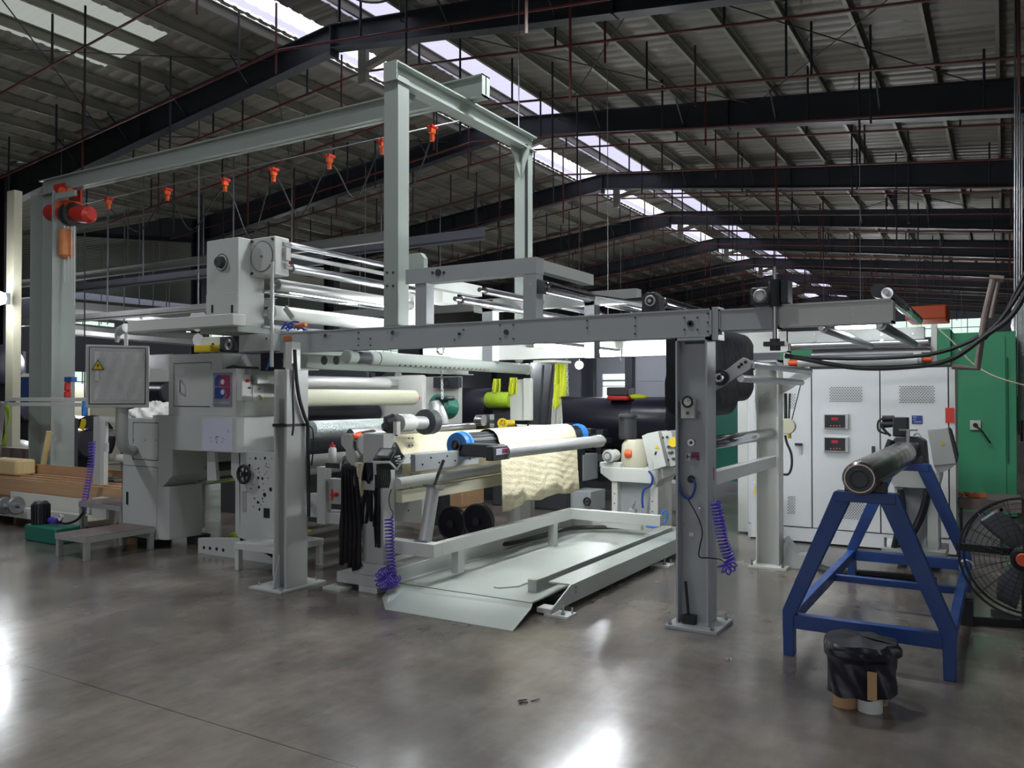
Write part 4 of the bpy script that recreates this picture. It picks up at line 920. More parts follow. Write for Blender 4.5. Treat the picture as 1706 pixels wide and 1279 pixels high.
pb=at(554,771,Y=5.6); pt=at(554,736,Y=5.6); MB().lathe(pb,pb.lerp(pt,.78),[(0,.034),(.05,.038),(.85,.036),(1,.02)],18).build('bottle_body','bright',bt); MB().lathe(pb.lerp(pt,.78),pt,[(0,.028),(.35,.026),(.36,.012),(1,.004)],14).build('red_cap','red',bt)
bf=thing('switch_stand','grey switch frame with red valve and small gauges behind the black cloth','switch frame',at(545,820,Y=5.7))
MB().box(*fbx(528,542,777,872,5.62,.08)).build('upright','paint',bf,.003); MB().box(*fbx(530,570,852,870,5.64,.2)).build('lower_box','paint',bf,.004); 
MB().box(*fbx(545,570,797,838,5.66,.1)).build('valve_panel','paint',bf); MB().box(*fbx(542,568,771,779,5.55,.2)).build('ledge','dark',bf)
p=at(556,824,Y=5.62); MB().cyl(p-Vector((0,.02,0)),p+Vector((0,.04,0)),.022,n=14).bar(p-Vector((0,.02,.05)),p+Vector((0,-.02,.05)),.015,.015).build('red_valve','red',bf)
MB().lathe(at(512,838,Y=5.7),at(530,838,Y=5.9),[(0,.03),(.5,.05),(1,.05)],14).build('motor_stub','alu',bf); MB().box(*fbx(512,530,822,860,5.75,.1)).build('side_plate','paint',bf)
rk=thing('rocker_bracket','grey bracket plate hung with black stockings beside the winder post','bracket',at(612,810,Y=5.4)); MB().box(*fbx(602,626,776,815,5.42,.02)).build('plate','paint',rk,.003); 
# black cloth drapes
def drape(name,label,px0,px1,t,b,Y,m='fab',n=5,seed=1):
    x0,x1=at(px0,(t+b)/2,Y=Y).x,at(px1,(t+b)/2,Y=Y).x; za_,zb2=at(px0,t,Y=Y).z,at(px0,b,Y=Y).z; r=random.Random(seed); ph=r.uniform(0,6)
    def f(u,v):
        w=.72+.28*min(1,u*1.6); xm=(x0+x1)/2; x=xm+(x1-x0)/2*w*(2*v-1)
        return Vector((x,Y+.035*math.sin(v*n*6.28+ph+u)+.012*math.sin(v*31+u*6),za_+(zb2-za_)*u+(.03*math.sin(v*7+ph) if u>.97 else 0)))
    o=MB().sheet(f,26,40,.01).build(name,m,None,0,60); return tag(o,label,'cloth') if label else o
drape('hanging_cloth','long black cloth hanging from the hook down to the floor beside winder',566,602,775,940,5.3,seed=2)
drape('hanging_cloth','narrow cream cloth strip beside the long black cloth',592,604,770,828,5.32,'cream',2,3)
drape('hanging_cloth','dark purple-black stockings hanging beside the operator panel cables',606,622,770,800,5.34,'film',2,4)
drape('hanging_cloth','black bundle of fabric lengths below the bracket plate',606,628,815,868,5.36,'fab',3,5)
drape('hanging_cloth','thin black length hanging straight down along the winder post',628,636,790,905,5.36,'fab',1,6)
hose('drain_hose','thick grey flexible hose curving down to the floor rail beside black cloth','hose',[at(612,855,Y=5.7),at(614,880,Y=5.7),at(624,900,Y=5.65),at(622,925,Y=5.5),at(617,950,Y=5.45)],.04,'paint')
coil('coiled_hose','violet coiled hose hanging down the winder post to the floor rail',[at(a,b,Y=5.28) for a,b in ((648,862),(649,890),(650,920),(652,945),(655,960))],.036,.006,17)
coil('coiled_hose','tangled end of violet hose resting on the floor rail',[at(a,b,Y=5.24) for a,b in ((650,952),(640,955),(633,962),(637,972),(650,970),(660,960))],.045,.006,14)
hose('thin_cable','thin dark cable on the winder post above the violet coil','cable',[at(a,b,Y=5.33) for a,b in ((652,815),(648,830),(650,845),(655,855),(650,866))],.004,'dark')
# wheels under the roll
wh=thing('wheel_pair','pair of large black rimmed wheels on a shaft under the cream roll','wheels',(-4.75,7,.35))
for px,py in ((752,872),(795,868)):
    p=at(px,py,Y=7.0); o=MB().lathe(p,p+Vector((0,.06,0)),[(0,.15),(.05,.175),(.95,.175),(1,.15)],32).build('wheel','film',wh); MB().torus(p,(0,1,0),.168,.012,36).cyl(p-Vector((0,.03,0)),p,.04,n=14).build('rim','dark',o)
hose('black_hose','loose black hose lying beneath the bracket beam','hose',[at(a,b,Z=.16) for a,b in ((800,908),(850,905),(900,893),(950,880),(1010,878),(1050,878))],.022,'black')
# ================================================================= PLATFORM WITH RAMP
pf=thing('ramp_platform','low pale steel loading platform with sloped ramp, rails and mounting feet','platform',(-3.6,7,0))
ZD=.10; YR=at(800,992,Z=ZD).y; Yfar=8.75
xl_,xr_=-4.33,-3.06
MB().box(xl_,xr_,YR,Yfar,ZD-.012,ZD).build('deck','deck',pf)
Yf=4.95
r0,r1,r2=[(-4.12,Yf,.004),(-2.97,Yf,.004)],[(-4.2,5.25,.078),(-3.02,5.3,.078)],[(-4.33,YR-.01,ZD+.004),(-3.03,YR-.01,ZD+.004)]
mb=MB()
for (a,b),(c,d) in ((r0,r1),(r1,r2)): 
    lo=[(p[0],p[1],p[2]-.006) for p in (a,b,d,c)]; mb.hexa(lo+[a,b,d,c])
mb.build('ramp','deck',pf)
mb=MB().poly([(-4.12,Yf,.004),(-4.2,5.25,.078),(-4.33,YR,.104),(-4.40,YR,.07),(-4.36,5.2,.004)]); mb.th=.006; mb.build('ramp_wing','deck',pf)
zw=at(720,955,Y=YR).z
MB().box(xl_-.012,xl_,YR,Yfar,ZD,zw).box(xl_-.012,xl_+.05,YR,Yfar,ZD,ZD+.012).build('left_angle_rail','paint',pf)
MB().box(xl_,xr_+.1,Yfar,Yfar+.015,ZD,zw-.02).build('end_plate','bright',pf)
Xb0=-3.17; MB().box(Xb0-.08,Xb0,5.65,Yfar,ZD,ZD+.10).build('inner_rail','deck',pf,.003)
MB().box(-3.40,-3.385,5.75,Yfar-.1,ZD,ZD+.014).prism([(-3.5,5.62),(-3.385,5.75),(-3.40,5.77),(-3.55,5.62)],'Z',ZD,ZD+.012).build('guide_strip','paint',pf); MB().box(xl_,xr_+.02,YR-.012,YR+.001,ZD-.01,ZD+.0055).build('seam','black',pf)
MB().box(-3.10,-2.90,5.72,Yfar,.175,.187).box(-2.902,-2.89,5.72,Yfar,.045,.187).build('outer_channel','deck',pf)
MB().prism([(5.38,.06),(5.72,.19),(5.72,.045),(5.38,.03)],'X',-2.905,-2.893).build('end_gusset','deck',pf)
mb=MB(); bolts(mb,[(-2.89,5.77,.155),(-2.89,5.77,.12)],(1,0,0),.012,.01); mb.build('side_bolt','chrome',pf)
for yy in (5.42,7.55):
    o=MB().box(-2.98,-2.78,yy,yy+.16,.0,.016).box(-3.05,-2.93,yy+.02,yy+.14,.016,.05).build('mounting_foot','bright',pf)
    MB().cyl((-2.84,yy+.05,.016),(-2.84,yy+.05,.085),.009,n=8).cyl((-2.84,yy+.05,.016),(-2.84,yy+.05,.035),.017,n=6).cyl((-2.80,yy+.12,.016),(-2.80,yy+.12,.06),.008,n=8).build('levelling_bolt','steel',o)
MB().box(-4.28,-2.97,5.75,Yfar-.02,.0,.08).build('under_frame','dark',pf)
# ================================================================= UNWINDER STAND (behind platform)
def pedestal(name,label,Y,pxs,ztop_,m,zfloor,dp=.5):
    """pxs = left/right of tabletop, left/right of legs"""
    t=thing(name,label,'machine stand',(at(pxs[0],700,Y=Y).x,Y,zfloor)); a,b,c,d=[at(p,800,Y=Y).x for p in pxs]
    MB().prism([(a,ztop_),(b,ztop_),(b,ztop_-.07),(d,ztop_-.16),(c,ztop_-.16),(a,ztop_-.07)],'Y',Y,Y+dp).build('table_top',m,t,.005)
    MB().box(c,c+.07,Y+.02,Y+dp-.03,zfloor,ztop_-.15).build('leg',m,t); MB().box(d-.09,d,Y+.02,Y+dp-.03,zfloor,ztop_-.15).build('leg',m,t)
    MB().box(c+.07,d-.09,Y+.12,Y+.14,zfloor,ztop_-.16).build('back_panel','paintd',t)
    return t
us=pedestal('unwind_stand','pale machine stand behind the platform with open front and bolted legs',8.8,(1000,1101,1018,1095),at(1003,778,Y=8.8).z,'bright',.1)
mb=MB(); bolts(mb,[at(px,py,Y=8.82) for px in (1024,) for py in (800,822,838,852,866)]+[at(1087,py,Y=8.82) for py in (835,852,868)],(0,-1,0),.008,.006); mb.build('leg_bolt','dark',us)
gm=thing('gear_motor','grey finned vertical motor on cream gearbox standing on the unwind stand','motor',at(1050,770,Y=8.95))
Ym=8.95; mz0=at(1040,732,Y=Ym).z; mz1=at(1040,694,Y=Ym).z; mxc=at(1040,700,Y=Ym).x; tt=at(1003,778,Y=8.8).z
mb=MB().cyl((mxc,Ym+.1,mz0),(mxc,Ym+.1,mz1),.095,n=24)
for k in range(22):
    a=k*math.pi*2/22; mb.bar((mxc+.1*math.cos(a),Ym+.1+.1*math.sin(a),mz0+.02),(mxc+.1*math.cos(a),Ym+.1+.1*math.sin(a),mz1-.03),.008,.03,(math.cos(a+1.57),math.sin(a+1.57),0))
mb.build('finned_motor','dark',gm); MB().lathe((mxc,Ym+.1,mz1-.01),(mxc,Ym+.1,mz1+.035),[(0,.12),(.5,.12),(1,.09)],24).build('fan_cowl','dark',gm)
MB().lathe((mxc+.08,Ym+.12,tt),(mxc+.08,Ym+.12,mz0),[(0,.14),(.2,.16),(.8,.15),(1,.11)],20).build('gear_body','skin',gm)
MB().lathe((mxc-.16,Ym-.12,tt+.13),(mxc-.16,Ym+.1,tt+.13),[(0,.035),(.05,.075),(.3,.075),(.35,.06),(1,.07)],20).box(mxc-.28,mxc-.02,Ym-.08,Ym+.1,tt,tt+.05).build('bearing_housing','bright',gm)
MB().torus((mxc-.16,Ym-.12,tt+.13),(0,1,0),.045,.01).build('bearing_ring','steel',gm); MB().lathe((mxc+.02,Ym-.02,tt+.16),(mxc+.11,Ym-.02,tt+.16),[(0,.03),(.1,.05),(.8,.05),(1,.04)],16).build('orange_coupling','orange',gm)
cbx=thing('tilted_control_box','two tilted white control boxes with yellow warning sign next to the gear motor','control box',at(1100,750,Y=8.7))
def slab(pts,y0,y1,m,name,par,bev=.004):
    pl=[(at(a,b,Y=y0).x,at(a,b,Y=y0).z) for a,b in pts]; return MB().prism(pl,'Y',y0,y1).build(name,m,par,bev)
slab([(1069,726),(1078,722),(1090,782),(1082,785)],8.55,8.8,'bright','side_box',cbx); b1=slab([(1077,722),(1096,718),(1110,776),(1090,782)],8.5,8.8,'bright','door_box',cbx)
b2=slab([(1097,721),(1117,717),(1125,742),(1125,775),(1111,780)],8.6,8.85,'paint','button_box',cbx)
poly([(1091,748),(1099,747),(1094.5,741)],'yellow','warning_sign',b1,8.495,.004); MB().bar(at(1091,757,Y=8.49),at(1093,752,Y=8.49),.02,.01).build('latch','black',b1)
mb=MB(); bolts(mb,[at(a,b,Y=8.6) for a,b in ((1104,729),(1112,728),(1114,744),(1118,743),(1116,754),(1120,753),(1113,766),(1122,764))],(0,-1,0),.016,.02); mb.build('push_button','dark',b2)
p=at(1121,737,Y=8.55); MB().lathe(p,p+Vector((0,.1,0)),[(0,.05),(1,.06)],16).build('yellow_button','yellow',b2)
slab([(1099,780),(1112,776),(1124,778),(1124,790),(1098,800),(1092,812)],8.75,9.0,'alu','support_shelf',cbx)
hose('blue_air_line','blue air line drooping from the unwind stand down its front leg','hose',[at(a,b,Y=8.75) for a,b in ((1081,784),(1087,795),(1084,808),(1073,815),(1070,830),(1071,846))],.014,'hoseb')
hose('blue_air_line','blue hose loop on the platform at the foot of unwind stand','hose',[at(a,b,Y=8.4) for a,b in ((1076,876),(1090,878),(1105,872),(1112,858),(1106,850),(1100,862))],.012,'bluel')
tv=thing('toggle_clamp','small silver clamp lever sticking up from bracket beam end','clamp',at(1055,850,Y=8.3)); MB().bar(at(1051,858,Y=8.3),at(1058,834,Y=8.3),.02,.02).build('lever','chrome',tv); MB().box(*fbx(1047,1058,848,858,8.28,.06)).build('clamp_base','alu',tv)
MB().box(*fbx(948,1068,857,873,8.55,.08)).build('cross_member','bright',us,.003)
mv=thing('terminal_box','speckled grey sheet metal box beneath the tilted control boxes','enclosure',at(1110,820,Y=9.6)); MB().box(*fbx(1096,1127,803,849,9.5,.4)).build('box_shell','alu',mv,.004)
# ================================================================= ELECTRICAL CABINETS
YE_=9.6
ec=thing('electrical_cabinet','long white electrical cabinet with punched vents, two red digit meters and lever handle','cabinet',(-1.3,9.8,0))
ex0,ex1=at(1246,740,Y=YE_).x,at(1592,740,Y=YE_).x
zt_=at(1400,610,Y=YE_).z; zp=at(1400,882,Y=YE_).z
MB().box(ex0,ex1,YE_,YE_+.55,.02,zt_).build('cabinet_shell','white',ec,.004)
MB().box(ex0-.0,ex1,YE_-.012,YE_,.02,zp-.01).build('plinth','white',ec,.003)
seams=[ex0,at(1353,740,Y=YE_).x,at(1467,740,Y=YE_).x,at(1581,740,Y=YE_).x]
doors=[]
for i in range(3): doors.append(MB().box(seams[i]+.006,seams[i+1]-.006,YE_-.02,YE_,zp,zt_-.03).build('cabinet_door','white',ec,.003))
MB().box(seams[3]+.006,ex1,YE_-.02,YE_,zp,zt_-.03).build('end_strip','paint',ec)
MB().box(seams[0],ex1,YE_-.002,YE_-.001,zp-.01,zt_).build('seam_gap','black',ec)
def vent(px0,px1,t,b,par):
    mb=MB(); a=fbx(px0,px1,t,b,YE_-.022,.004); nx=int((a[1]-a[0])/.028); nz=int((a[5]-a[4])/.017)
    for j in range(nz):
        for i in range(nx):
            x=a[0]+(i+.5*(j%2))*.028; z=a[4]+j*.017
            mb.box(x,x+.016,YE_-.0225,YE_-.0195,z,z+.007)
    mb.build('vent_holes','black',par)
vent(1382,1438,641,669,doors[1]); vent(1498,1558,640,671,doors[2]); vent(1386,1444,832,862,doors[1]); vent(1312,1327,824,855,doors[0]); vent(1498,1520,836,862,doors[2])
vent(1308,1327,655,680,doors[0])
for t,b in ((689,714),(727,752)):
    o=MB().box(*fbx(1372,1413,t,b,YE_-.05,.03)).build('meter_frame','alu',doors[1],.003); MB().box(*fbx(1374,1408,t+2,b-2,YE_-.054,.01)).build('meter_glass','glassd',o)
    MB().box(*fbx(1385,1396,t+6,t+11,YE_-.057,.006)).build('red_digits','rled',o); mb=MB()
    for k in range(4): p=at(1384+k*5,b-5,Y=YE_-.056); mb.cyl(p,p+Vector((0,.004,0)),.008,n=8)
    mb.build('meter_button','bronze',o)
o=MB().box(*fbx(1331,1336,740,757,YE_-.03,.01)).build('handle_plate','alu',doors[0]); MB().box(*fbx(1324,1336,738,742,YE_-.06,.03)).build('lever_handle','black',o,.003)
MB().box(*fbx(1452,1458,743,762,YE_-.035,.015)).build('lever_handle','dark',doors[1],.003)
o=MB().box(*fbx(1519,1537,692,706,YE_-.026,.006)).build('blue_label','lblue',doors[2]); mb=MB()
for k,(u,v,w) in enumerate(((1521,694,6),(1521,698,5),(1523,702,12))): mb.box(*fbx(u,u+w,v,v+1,YE_-.028,.003))
mb.build('label_text','paper',o)
MB().box(*fbx(1575,1590,679,704,YE_-.026,.006)).build('red_plate','red',ec)
wc=thing('side_cabinet','narrow bright panel cabinet left of the electrical cabinet behind the rear post','cabinet',(at(1236,740,Y=9.9).x,9.9,0))
MB().box(at(1229,740,Y=9.9).x,at(1250,740,Y=9.9).x,9.9,10.4,.02,at(1235,602,Y=9.9).z).build('panel','bright',wc,.004)
wc2=thing('utility_box','low pale box with yellow lightning sign behind the rear post','box',(at(1255,840,Y=9.3).x,9.3,0))
MB().box(*fbx(1251,1266,803,894,9.2,.3)).build('box_shell','white',wc2,.003); poly([(1254,822),(1262,822),(1258,808)],'yellow','yellow_sign',wc2,9.19,.003)
hose('conduit_loop','black conduit loop beside the rear post','cable',[at(a,b,Y=8.9) for a,b in ((1304,790),(1314,789),(1319,775),(1318,755),(1311,738),(1308,725))],.013,'black')
ws=thing('beige_wheel','round beige pulley with black cords hanging before the cabinet door','pulley',at(1311,710,Y=8.7))
p=at(1311,710,Y=8.65); MB().lathe(p,p+Vector((0,.07,0)),[(0,.075),(.1,.08),(.9,.08),(1,.07)],24).build('pulley_disc','skin',ws)
MB().tube([at(1319,700,Y=8.7),at(1334,640,Y=8.7),at(1335,630,Y=8.7)],.006,6).tube([at(1309,700,Y=8.7),at(1308,655,Y=8.7)],.018,8).tube([at(1314,700,Y=8.7),at(1316,655,Y=8.7)],.01,8).build('cord','black',ws)
MB().lathe(at(1315,722,Y=8.7),at(1315,730,Y=8.7),[(0,.02),(1,.02)],12).build('yellow_plug','yellow',ws)
# rollers of the machine standing behind the cabinets
rm=thing('rear_roller_unit','long bright horizontal rollers with orange end fittings above the electrical cabinet','rollers',(-1.3,11,2.2))
def Ar(px0,px1,py,Y,r,m,name):
    p=at(px0,py,Y=Y); x2=at(px1,py,Y=Y).x; return MB().lathe((p.x,Y,p.z),(x2,Y,p.z),[(0,r*.9),(.004,r),(.996,r),(1,r*.9)],24).build(name,m,rm)
Ar(1312,1548,577,11.0,.05,'steel','upper_roller'); Ar(1355,1552,590,11.2,.10,'chrome','bright_roller'); o=Ar(1330,1530,605,11.0,.085,'alu','lower_roller')
Ar(1314,1331,605,11,.04,'orange','end_fitting'); Ar(1536,1552,599,11,.03,'orange','end_fitting'); Ar(1522,1536,597,11,.075,'bright','end_cap')
MB().box(*fbx(1306,1316,553,840,11.2,.1)).box(*fbx(1552,1562,540,840,11.2,.1)).buildn('roller_upright','bright',rm)
t=thing('tube_lamp','dim lit tube lamp under the right end of the grey beam extension','lamp',(-1,7.0,2.2),'tube lamps fixed on the machine')
a=fbx(1392,1464,543,549,7.0,.03); MB().cyl((a[0],7.0,(a[4]+a[5])/2),(a[1],7.0,(a[4]+a[5])/2),.014,n=10).build('lit_tube','tube2',t); MB().box(a[0]-.04,a[1]+.04,7.0,7.04,a[5],a[5]+.03).build('tube_holder','bright',t)
# green machine behind
gm_=thing('green_machine','large green sheet metal machine housing with door seam and white socket','machine',(-.2,13,0))
g0,g1=at(1585,700,Y=13).x,at(1694,700,Y=13).x
MB().box(g0,g1,13,15.5,.02,zat(1640,553,13)).build('housing','green',gm_,.01)
MB().box(*fbx(1560,1584,548,640,12.9,2)).build('pale_green_panel','green',gm_,.01)
MB().box(*fbx(1600,1676,562,822,12.985,.015)).build('door','green',gm_,.004)
MB().box(*fbx(1677,1679,595,770,12.97,.02)).build('door_bar','dgreen',gm_)
o=MB().box(*fbx(1616,1634,700,716,12.95,.03)).build('socket','bright',gm_,.004); p=at(1625,708,Y=12.93); MB().cyl(p,p+Vector((0,.03,0)),.03,n=14).tube([p,at(1636,718,Y=12.9),at(1650,738,Y=12.9)],.012,6).build('plug','black',o)
g2=thing('green_machine','lower green cabinet and reflective parts glimpsed beyond the rear post','machine',(-3,14,0))
MB().box(*fbx(1184,1232,640,800,14,1)).build('housing','dgreen',g2); MB().box(*fbx(1300,1400,575,600,13.5,.4)).build('upper_panel','green',g2)
tag(MB().box(*fbx(1508,1576,510,533,16,1.2)).build('orange_hood','orange',None,.02),'orange sheet metal hood high behind the green machine','hood')
wk=thing('work_bench','dark rusty bench frame with orange-brown scrap on top beside the fan','bench',at(1640,860,Y=9.9))
MB().box(*fbx(1597,1702,830,848,9.9,.7)).build('bench_top','rust',wk); mb=MB()
for px in (1599,1666): mb.box(*fbx(px,px+5,846,917,9.9,.05)).box(*fbx(px,px+5,846,917,10.5,.05))
mb.build('bench_leg','dark',wk); MB().box(*fbx(1604,1668,852,912,10.1,.05)).build('back_panel','paint',wk)
mb=MB(); rnd=random.Random(5)
for i in range(14): p=at(rnd.uniform(1602,1628),rnd.uniform(824,829),Y=10+rnd.uniform(0,.1)); mb.bar(p,p+Vector((rnd.uniform(-.1,.1),rnd.uniform(-.05,.05),.02)),.03,.02)
tag(mb.build('scrap_pile','bronze'),'small heap of orange-brown scraps on the dark bench','scrap')
# pole bracket and hanging cables on the right
pb_=thing('pipe_bracket','bent rusty pipe bracket carrying thick black cables in front of green machine','pipe',at(1640,540,Y=8.5))
MB().tube([at(1655,465,Y=8.3),at(1640,530,Y=8.3),at(1628,614,Y=8.3),at(1586,610,Y=8.3)],.028,10).cyl(at(1664,465,Y=8.8),at(1651,530,Y=8.8),.02,n=8).cyl(at(1648,463,Y=8.5),at(1672,465,Y=8.5),.03,n=8).buildn('pipe','rust',pb_)
for k,(P_,r,lab) in enumerate((([(1308,592),(1340,598),(1420,612),(1500,612),(1580,600),(1640,560),(1690,520),(1730,440)],.022,'thick black cable sagging across in front of the cabinets'),([(1308,594),(1350,596),(1450,597),(1560,588),(1640,555),(1680,515),(1725,440)],.018,'second black cable running above the sagging one to the right edge'),([(1640,565),(1670,530),(1690,490),(1720,430)],.014,'thinner black cable near the pipe bracket'))):
    hose('power_cable',lab,'cable',[at(a,b,Y=8.2+.1*k) for a,b in P_],r,'black')
hose('pale_string','thin pale string crossing diagonally before the green machine','string',[at(a,b,Y=9.0) for a,b in ((1560,545),(1590,572),(1620,605),(1660,628),(1720,645))],.007,'skin')
rd_=thing('vertical_conduits','bundle of thin vertical conduits and foil duct at far right edge','pipes',(.45,12,0))
mb=MB()
for i,px in enumerate((1690,1694,1698,1702)): mb.cyl(at(px,660,Y=14+i*.2),at(px+1,40+i*50,Y=14+i*.2),.012,n=6)
mb.build('conduit','steel',rd_)
MB().lathe(at(1706,700,Y=14.5),at(1706,500,Y=14.5),[(i/24,.16+.012*(i%2)) for i in range(25)],18).build('foil_duct','foil',rd_)
# ================================================================= RIGHT PEDESTAL WITH ROTARY HEAD
ps=pedestal('drive_pedestal','grey steel pedestal with open front and hose between the blue stand and cabinets',8.7,(1478,1566,1490,1562),zat(1480,783,8.7),'paint',.03)
MB().box(*fbx(1468,1575,912,926,8.6,.6)).build('base_plate','paint',ps); mb=MB()
for px in (1475,1566): p=at(px,912,Y=8.65); mb.cyl(p,p+Vector((0,0,.1)),.012,n=8)
mb.build('levelling_bolt','steel',ps)
hd=thing('rotary_head','dark cast clamp head with hand wheel and black servo motor on the pedestal','clamp head',at(1515,760,Y=8.75))
zz0=zat(1480,783,8.7)
MB().prism([(at(a,b,Y=8.7).x,at(a,b,Y=8.7).z) for a,b in ((1484,783),(1486,735),(1492,727),(1530,729),(1541,735),(1545,775),(1543,783))],'Y',8.7,8.95).build('cast_body','dark',hd,.01)
MB().box(*fbx(1487,1512,695,727,8.75,.18)).build('servo_motor','black',hd,.01); MB().cyl(at(1470,697,Y=8.8),at(1490,697,Y=8.8),.03,n=10).cyl(at(1468,708,Y=8.8),at(1488,706,Y=8.8),.032,n=10).build('servo_plug','black',hd)
MB().tube([at(a,b,Y=8.75) for a,b in ((1470,697),(1463,703),(1464,717),(1478,723))],.01,6,smooth=5).tube([at(a,b,Y=8.75) for a,b in ((1468,709),(1475,718),(1484,726))],.014,6,smooth=4).build('servo_lead','black',hd)
MB().lathe(at(1513,717,Y=8.65),at(1513,715,Y=8.65),[(0,.08),(1,.08)],20).cyl(at(1512,737,Y=8.65),at(1513,717,Y=8.65),.018,n=10).box(*fbx(1497,1530,737,741,8.62,.1)).build('hand_wheel','steel',hd)
MB().torus(at(1528,726,Y=8.8),(0,1,0),.025,.007,16,6).build('lifting_eye','alu',hd)
tc2=thing('tilted_control_box','tilted grey control box with yellow triangle fixed right of the rotary head','control box',at(1570,750,Y=8.5))
o=slab([(1545,716),(1579,712),(1593,772),(1556,776)],8.4,8.6,'paint','door_box',tc2); slab([(1579,712),(1584,716),(1596,760),(1593,772)],8.42,8.62,'dark','button_side',tc2); slab([(1556,776),(1593,772),(1583,781),(1562,790)],8.42,8.6,'alu','lower_shelf',tc2)
poly([(1568,742),(1575,739),(1569,732)],'yellow','warning_triangle',o,8.395,.004)
hose('thick_hose','thick black hoses dropping through the grey pedestal to the floor','hose',[at(a,b,Y=8.65) for a,b in ((1485,733),(1478,755),(1483,775))],.035,'black')
hose('thick_hose','black hose curving inside the open pedestal front','hose',[at(a,b,Y=8.72) for a,b in ((1546,815),(1538,850),(1522,885),(1500,915),(1492,925))],.035,'black')
hose('thick_hose','black hose running down the left leg of the pedestal','hose',[at(a,b,Y=8.66) for a,b in ((1500,815),(1504,850),(1497,880),(1487,925))],.03,'black')
hose('floor_cable','bundle of black cables lying on floor from rear post to pedestal','cable',[at(a,b,Z=.04) for a,b in ((1352,936),(1380,950),(1430,955),(1490,960),(1560,968))],.035,'black')
MB().prism([(at(a,b,Y=8.1).x,at(a,b,Y=8.1).z) for a,b in ((1306,897),(1327,925),(1360,925),(1360,948),(1306,948))],'Y',8.12,8.3).build('cable_duct','paint',p3)
# ================================================================= BLUE A-FRAME STAND WITH STEEL ROLLER
bs=thing('roller_stand','blue welded A-frame stand of box tube with bent feet','stand',(-.73,6.7,0))
def frameA(Y,foot0,foot1,top0,top1,zk,zt):
    mb=MB(); w=.085; y=Y
    k0=(foot0-.0,y,zk); k1=(foot1+.0,y,zk)
    mb.bar((foot0+.03,y,0),(foot0,y,zk),.06,w,(0,1,0)).bar((foot1-.0,y,0),(foot1-.02,y,zk),.06,w,(0,1,0))
    return mb
Y1s,Y2s=5.43,7.95
fl,frr=-1.19,-.28; tl0,tl1=-.86,-.60
zk=at(1315,1020,Y=Y1s).z
def legs(Y,par):
    for (f,t_) in ((fl,tl0),(frr,tl1)):
        kx=f+.01 if f<-.7 else f-.01
        mb=MB(); o_=.055 if f<-.7 else -.055
        mb.prism([(f-.03,0),(f+.035,0),(f+.035,zk-.02),(t_+.04,1.0),(t_+.02,1.06),(t_-.05,1.06),(f-.035,zk+.02)] if f<-.7 else [(f-.035,0),(f+.03,0),(f+.035,zk+.02),(t_+.05,1.06),(t_-.03,1.06),(t_-.045,1.0),(f-.04,zk-.02)],'Y',Y-.04,Y+.04)
        mb.build('leg','blue',par,.004)
legs(Y1s,bs); legs(Y2s,bs)
for Y in (Y1s,Y2s):
    MB().box(fl+.03,frr-.03,Y-.035,Y+.035,zk-.09,zk).build('lower_crossbar','blue',bs,.004); MB().box(tl0-.04,tl1+.04,Y-.045,Y+.045,1.0,1.065).build('top_plate','blue',bs,.004)
MB().box(fl-.03,fl+.03,Y1s+.04,Y2s-.04,zk-.08,zk-.0).build('side_rail','blue',bs,.004)
MB().box(frr-.03,frr+.03,Y1s+.04,Y2s-.04,zk-.08,zk-.0).build('side_rail','blue',bs,.004)
MB().box(fl+.03,frr-.03,6.9,6.96,zk-.08,zk-.03).build('middle_crossbar','blue',bs,.004)
p=at(1611,944,Y=Y2s-.1); MB().torus((frr,Y2s-.1,zk-.03),(.3,1,.3),.05,.006,20,6).torus((frr,Y2s-.14,zk-.03),(-.3,1,.2),.052,.006,20,6).build('wire_tie','bright',bs)
for Y in (Y1s,Y2s):
    mb=MB(); 
    for sx in (-1,1): mb.prism([(-.73+sx*.04,1.065),(-.73+sx*.12,1.065),(-.73+sx*.12,1.13),(-.73+sx*.10,1.13)],'Y',Y-.03,Y+.03)
    mb.build('cradle_block','dark',bs,.003)
sr=thing('steel_roller','thick polished steel roller lying across the blue stand','roller',(-.73,6.5,1.17)); XS_,ZS_=-.735,1.165
MB().lathe((XS_,5.2,ZS_),(XS_,7.7,ZS_),[(0,.085),(.005,.098),(.06,.104),(.94,.104),(1,.095)],40).build('roller_barrel','rollst',sr)
MB().cyl((XS_,5.194,ZS_),(XS_,5.2,ZS_),.078,n=32).torus((XS_,5.196,ZS_),(0,1,0),.05,.008,24).build('end_face','dark',sr)
MB().lathe((XS_,7.7,ZS_),(XS_,8.75,ZS_),[(0,.09),(.05,.05),(1,.045)],18).build('journal','dark',sr)
# ================================================================= FAN AT THE RIGHT EDGE
fn=thing('industrial_fan','black industrial floor fan with round wire guard and orange hub','fan',(.1,6.6,0))
fc=at(1708,930,Y=6.7); ax=Vector((-.12,-1,.05)).normalized(); R_=.41
mb=MB()
for k in range(1,13): r=R_*k/12; mb.torus(fc+ax*(.10*(1-(r/R_)**2)),ax,r,.0022 if k<12 else .009,48,5)
ua=ax.orthogonal().normalized(); ub=ax.cross(ua)
for k in range(24):
    a=k*math.pi/12; d=ua*math.cos(a)+ub*math.sin(a)
    mb.tube([fc+ax*.10+d*.06,fc+ax*.09+d*.2,fc+ax*.05+d*.36,fc+d*R_],.0022,5)
mb.build('wire_guard','black',fn)
mb=MB()
for k in range(12,13): mb.torus(fc-ax*.16,ax,R_*.99,.009,48,5)
for k in range(16):
    a=k*math.pi/8; d=ua*math.cos(a)+ub*math.sin(a); mb.tube([fc-ax*.22+d*.08,fc-ax*.2+d*.35,fc-ax*.16+d*R_],.0025,5)
mb.build('rear_guard','black',fn)
